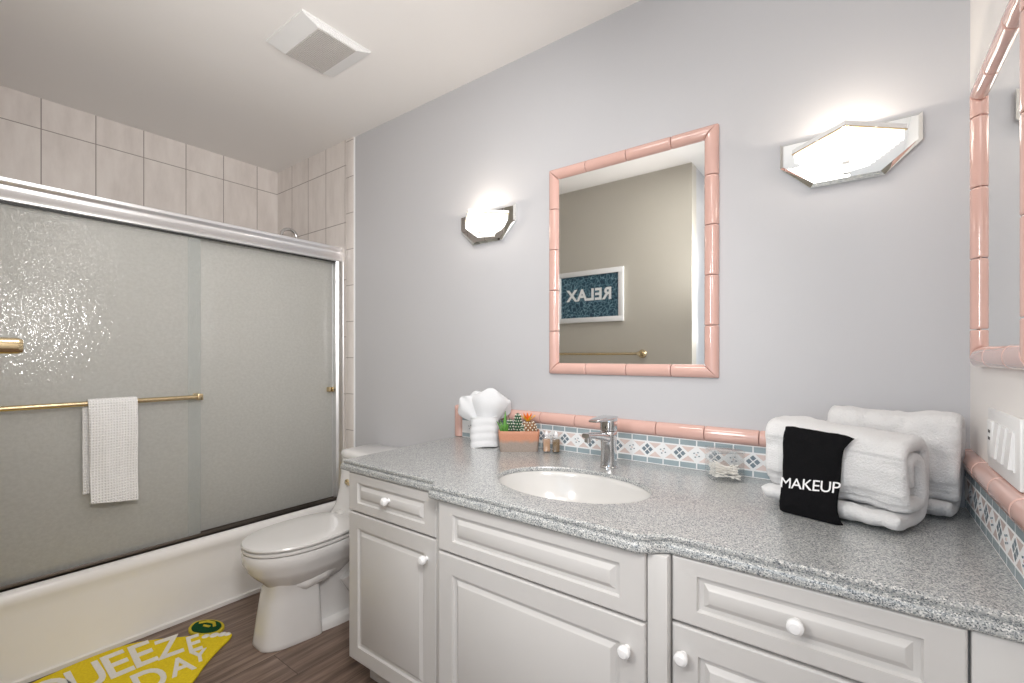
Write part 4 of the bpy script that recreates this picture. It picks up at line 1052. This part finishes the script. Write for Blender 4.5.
# cactus planter
cp = thing('cactus_planter', 'rectangular terracotta pot of small cacti between cloth and bottles', 'potted plant', (-1.078, 1.478, ZT), RZ)
hx, hy = .081, .035
mb = MB()
def rb(a, b, z): return superellipse(0, 0, z, a, b, 9, 40)
mb.loft([rb(hx * .90, hy * .9, 0), rb(hx * .93, hy * .92, .003), rb(hx * .985, hy * .98, .06), rb(hx * 1.0, hy, .066), rb(hx * 1.0, hy, .079), rb(hx * .99, hy * .98, .080), rb(hx * .92, hy * .84, .080), rb(hx * .90, hy * .82, .062)])
mb.build('pot', 'terracotta', cp, local=True, angle=40)
mb = MB(); mb.loft([rb(hx * .905, hy * .83, .060), rb(hx * .905, hy * .83, .071), rb(hx * .5, hy * .5, .075)]); mb.build('soil', 'soil', cp, local=True)
def ribbed(c, r, h, ribs, depth=.10):
    mb = MB(); rings = []
    for i in range(15):
        u = i / 14
        rr_ = r * math.sqrt(max(.003, 1 - (2 * u - .85) ** 2 * .62)) if u < .93 else r * .28
        if u == 1: rr_ = r * .05
        rings.append([(c[0] + rr_ * (1 + depth * math.cos(ribs * 2 * PI * j / 60)) * math.cos(2 * PI * j / 60), c[1] + rr_ * (1 + depth * math.cos(ribs * 2 * PI * j / 60)) * math.sin(2 * PI * j / 60), c[2] + h * (u * 1.0 if u < .93 else .93 + (u - .93) * 1.0)) for j in range(60)])
    mb.loft(rings); return mb
def spines(c, r, h, ribs, rows, sz):
    mb = MB()
    for i in range(rows):
        u = (i + .6) / rows
        rr_ = r * math.sqrt(max(.003, 1 - (2 * u - .85) ** 2 * .62)) * 1.09
        for k in range(ribs):
            a = 2 * PI * (k + (.5 if i % 2 else 0)) / ribs
            mb.ball((c[0] + rr_ * math.cos(a), c[1] + rr_ * math.sin(a), c[2] + h * u * .97), sz, sz, sz, 6, 4)
    return mb
for c, r, h, ribs, rows, mt in (((-.034, .004, .066), .0125, .058, 8, 5, 'cactus_green'), ((-.004, -.002, .066), .0150, .082, 9, 7, 'cactus_green'), ((.040, -.002, .062), .0290, .055, 11, 6, 'cactus_brown')):
    o = ribbed(c, r, h, ribs).build('cactus', mt, cp, local=True, angle=70)
    spines(c, r, h, ribs, rows, .0024 if mt != 'cactus_brown' else .0030).build('spine_tufts', 'spine_white', o, local=True)
    if mt == 'cactus_brown': ball = o
o = ribbed((.018, -.018, .064), .0095, .040, 7).build('cactus', 'cactus_green', cp, local=True, angle=70)
spines((.018, -.018, .064), .0095, .040, 7, 4, .002).build('spine_tufts', 'spine_white', o, local=True)
mb = MB(); mb2 = MB()
for k in range(13):
    a = 2 * PI * k / 13 + .2; tl = .50 if k % 2 else .85
    d = Vector((math.cos(a) * math.sin(tl), math.sin(a) * math.sin(tl), math.cos(tl))); b0 = Vector((.036, 0, .112)); sd = Vector((-math.sin(a), math.cos(a), 0)); nn = d.cross(sd)
    L = .040; rings = []
    for u, w_ in ((0, .003), (.35, .0056), (.7, .0048), (.93, .0018), (1, .0004)):
        p = b0 + d * L * u; rings.append([p + sd * w_, p + nn * .0013, p - sd * w_, p - nn * .0013])
    (mb if k % 2 else mb2).loft(rings)
mb.build('flower', 'flower_orange', ball, local=True, angle=40); mb2.build('flower', 'flower_yellow', ball, local=True, angle=40)
mb = MB()
for x, y, lean, dr, h, w_ in ((-.056, .0, .02, 0, .090, .0085), (-.064, -.004, .30, PI, .052, .007), (-.050, -.008, .30, -1.2, .048, .007), (-.058, -.012, .40, -2.0, .038, .0065), (-.046, .006, .22, .5, .055, .006), (-.060, .010, .35, 2.2, .05, .006)):
    rings = []
    for u in (0, .2, .5, .8, .95, 1):
        ww = w_ * (1 - u ** 2.2) + .0004; ln = lean * h * u * u
        px_, py_ = x + math.cos(dr) * (ln + lean * h * u * .6), y + math.sin(dr) * (ln + lean * h * u * .6)
        rings.append([(px_ + ww * math.cos(t2), py_ + ww * .55 * math.sin(t2), .066 + h * u) for t2 in [2 * PI * q / 10 for q in range(10)]])
    mb.loft(rings)
mb.build('aloe', 'aloe_green', cp, local=True, angle=60)

# two perfume bottles
for (x, y, liq, lab) in ((-.970, 1.512, 'amber_liquid', 'small square bottle of rose-brown liquid next to the cactus pot'), (-.936, 1.526, 'umber_liquid', 'small square bottle of dark brown liquid nearest the faucet')):
    bt = thing('perfume_bottle', lab, 'bottle', (x, y, ZT), RZ, 'small bottles by the faucet')
    r_ = .0152
    MB().box((-r_, -r_, 0), (r_, r_, .060), .0025, 2).build('glass_body', 'acrylic', bt, local=True)
    MB().box((-r_ + .0022, -r_ + .0022, .005), (r_ - .0022, r_ - .0022, .053), .002, 2).build('liquid', liq, bt, local=True)
    mb = MB(); mb.lathe([(.001, .060), (.0062, .060), (.0062, .066), (.0085, .067), (.009, .070), (.0078, .074), (.0050, .078), (.0046, .082), (.001, .083)], (0, 0, 0), 'Z', 20); mb.build('cap', 'bottle_cap', bt, local=True)

# acrylic jar of cotton swabs
JR = math.radians(33); jx, jy = -.328, 1.503
jr = thing('acrylic_jar', 'clear square acrylic jar holding cotton swabs by the backsplash', 'jar', (jx, jy, ZT), JR)
a_ = .0425; hj = .085; tw = .003
mb = MB()
mb.box((-a_, -a_, .0003), (a_, a_, .004), .001)
for p0, p1 in (((-a_, -a_), (a_, -a_ + tw)), ((-a_, a_ - tw), (a_, a_)), ((-a_, -a_ + tw), (-a_ + tw, a_ - tw)), ((a_ - tw, -a_ + tw), (a_, a_ - tw))): mb.box((*p0, .004), (*p1, hj), .0006)
mb.build('box', 'acrylic', jr, local=True)
MB().box((-a_ - .002, -a_ - .002, hj), (a_ + .002, a_ + .002, hj + .008), .002).build('lid', 'acrylic', jr, local=True)
mb = MB(); mb.tube([(0, 0, -.031), (0, 0, .031)], .0011, 8)
for sg in (-1, 1): mb.lathe([(.001, sg * .024), (.0021, sg * .026), (.0025, sg * .031), (.0021, sg * .0355), (.0008, sg * .037)], (0, 0, 0), 'Z', 10)
sw0 = mb.build('cotton_swab', 'cotton')
rnd = random.Random(5)
J = Matrix.Translation((jx, jy, ZT)) @ Matrix.Rotation(JR, 4, 'Z')
for k in range(46):
    o = sw0 if k == 0 else sw0.copy()
    if k: COL.objects.link(o)
    el = rnd.choice((.02, .08, .15, .25, .35, .5)) * rnd.choice((-1, 1)); az = rnd.choice((0, PI)) + rnd.gauss(-.55, .40)
    z = .010 + .034 * (k / 46) + abs(math.sin(el)) * .018
    hx_, hy_, hz_ = abs(math.cos(el) * math.cos(az)) * .038, abs(math.cos(el) * math.sin(az)) * .038, abs(math.sin(el)) * .037
    lim = a_ - tw - .004
    z = max(.008 + hz_, .010 + .030 * (k / 46))
    o.matrix_world = J @ Matrix.Translation((rnd.uniform(-1, 1) * max(lim - hx_, .001), rnd.uniform(-1, 1) * max(lim - hy_, .001), z)) @ Matrix.Rotation(az, 4, 'Z') @ Matrix.Rotation(PI / 2 - el, 4, 'Y')
    tag(o, 'white cotton swab heaped in the clear acrylic jar', 'cotton swab', 'cotton swabs in the acrylic jar')
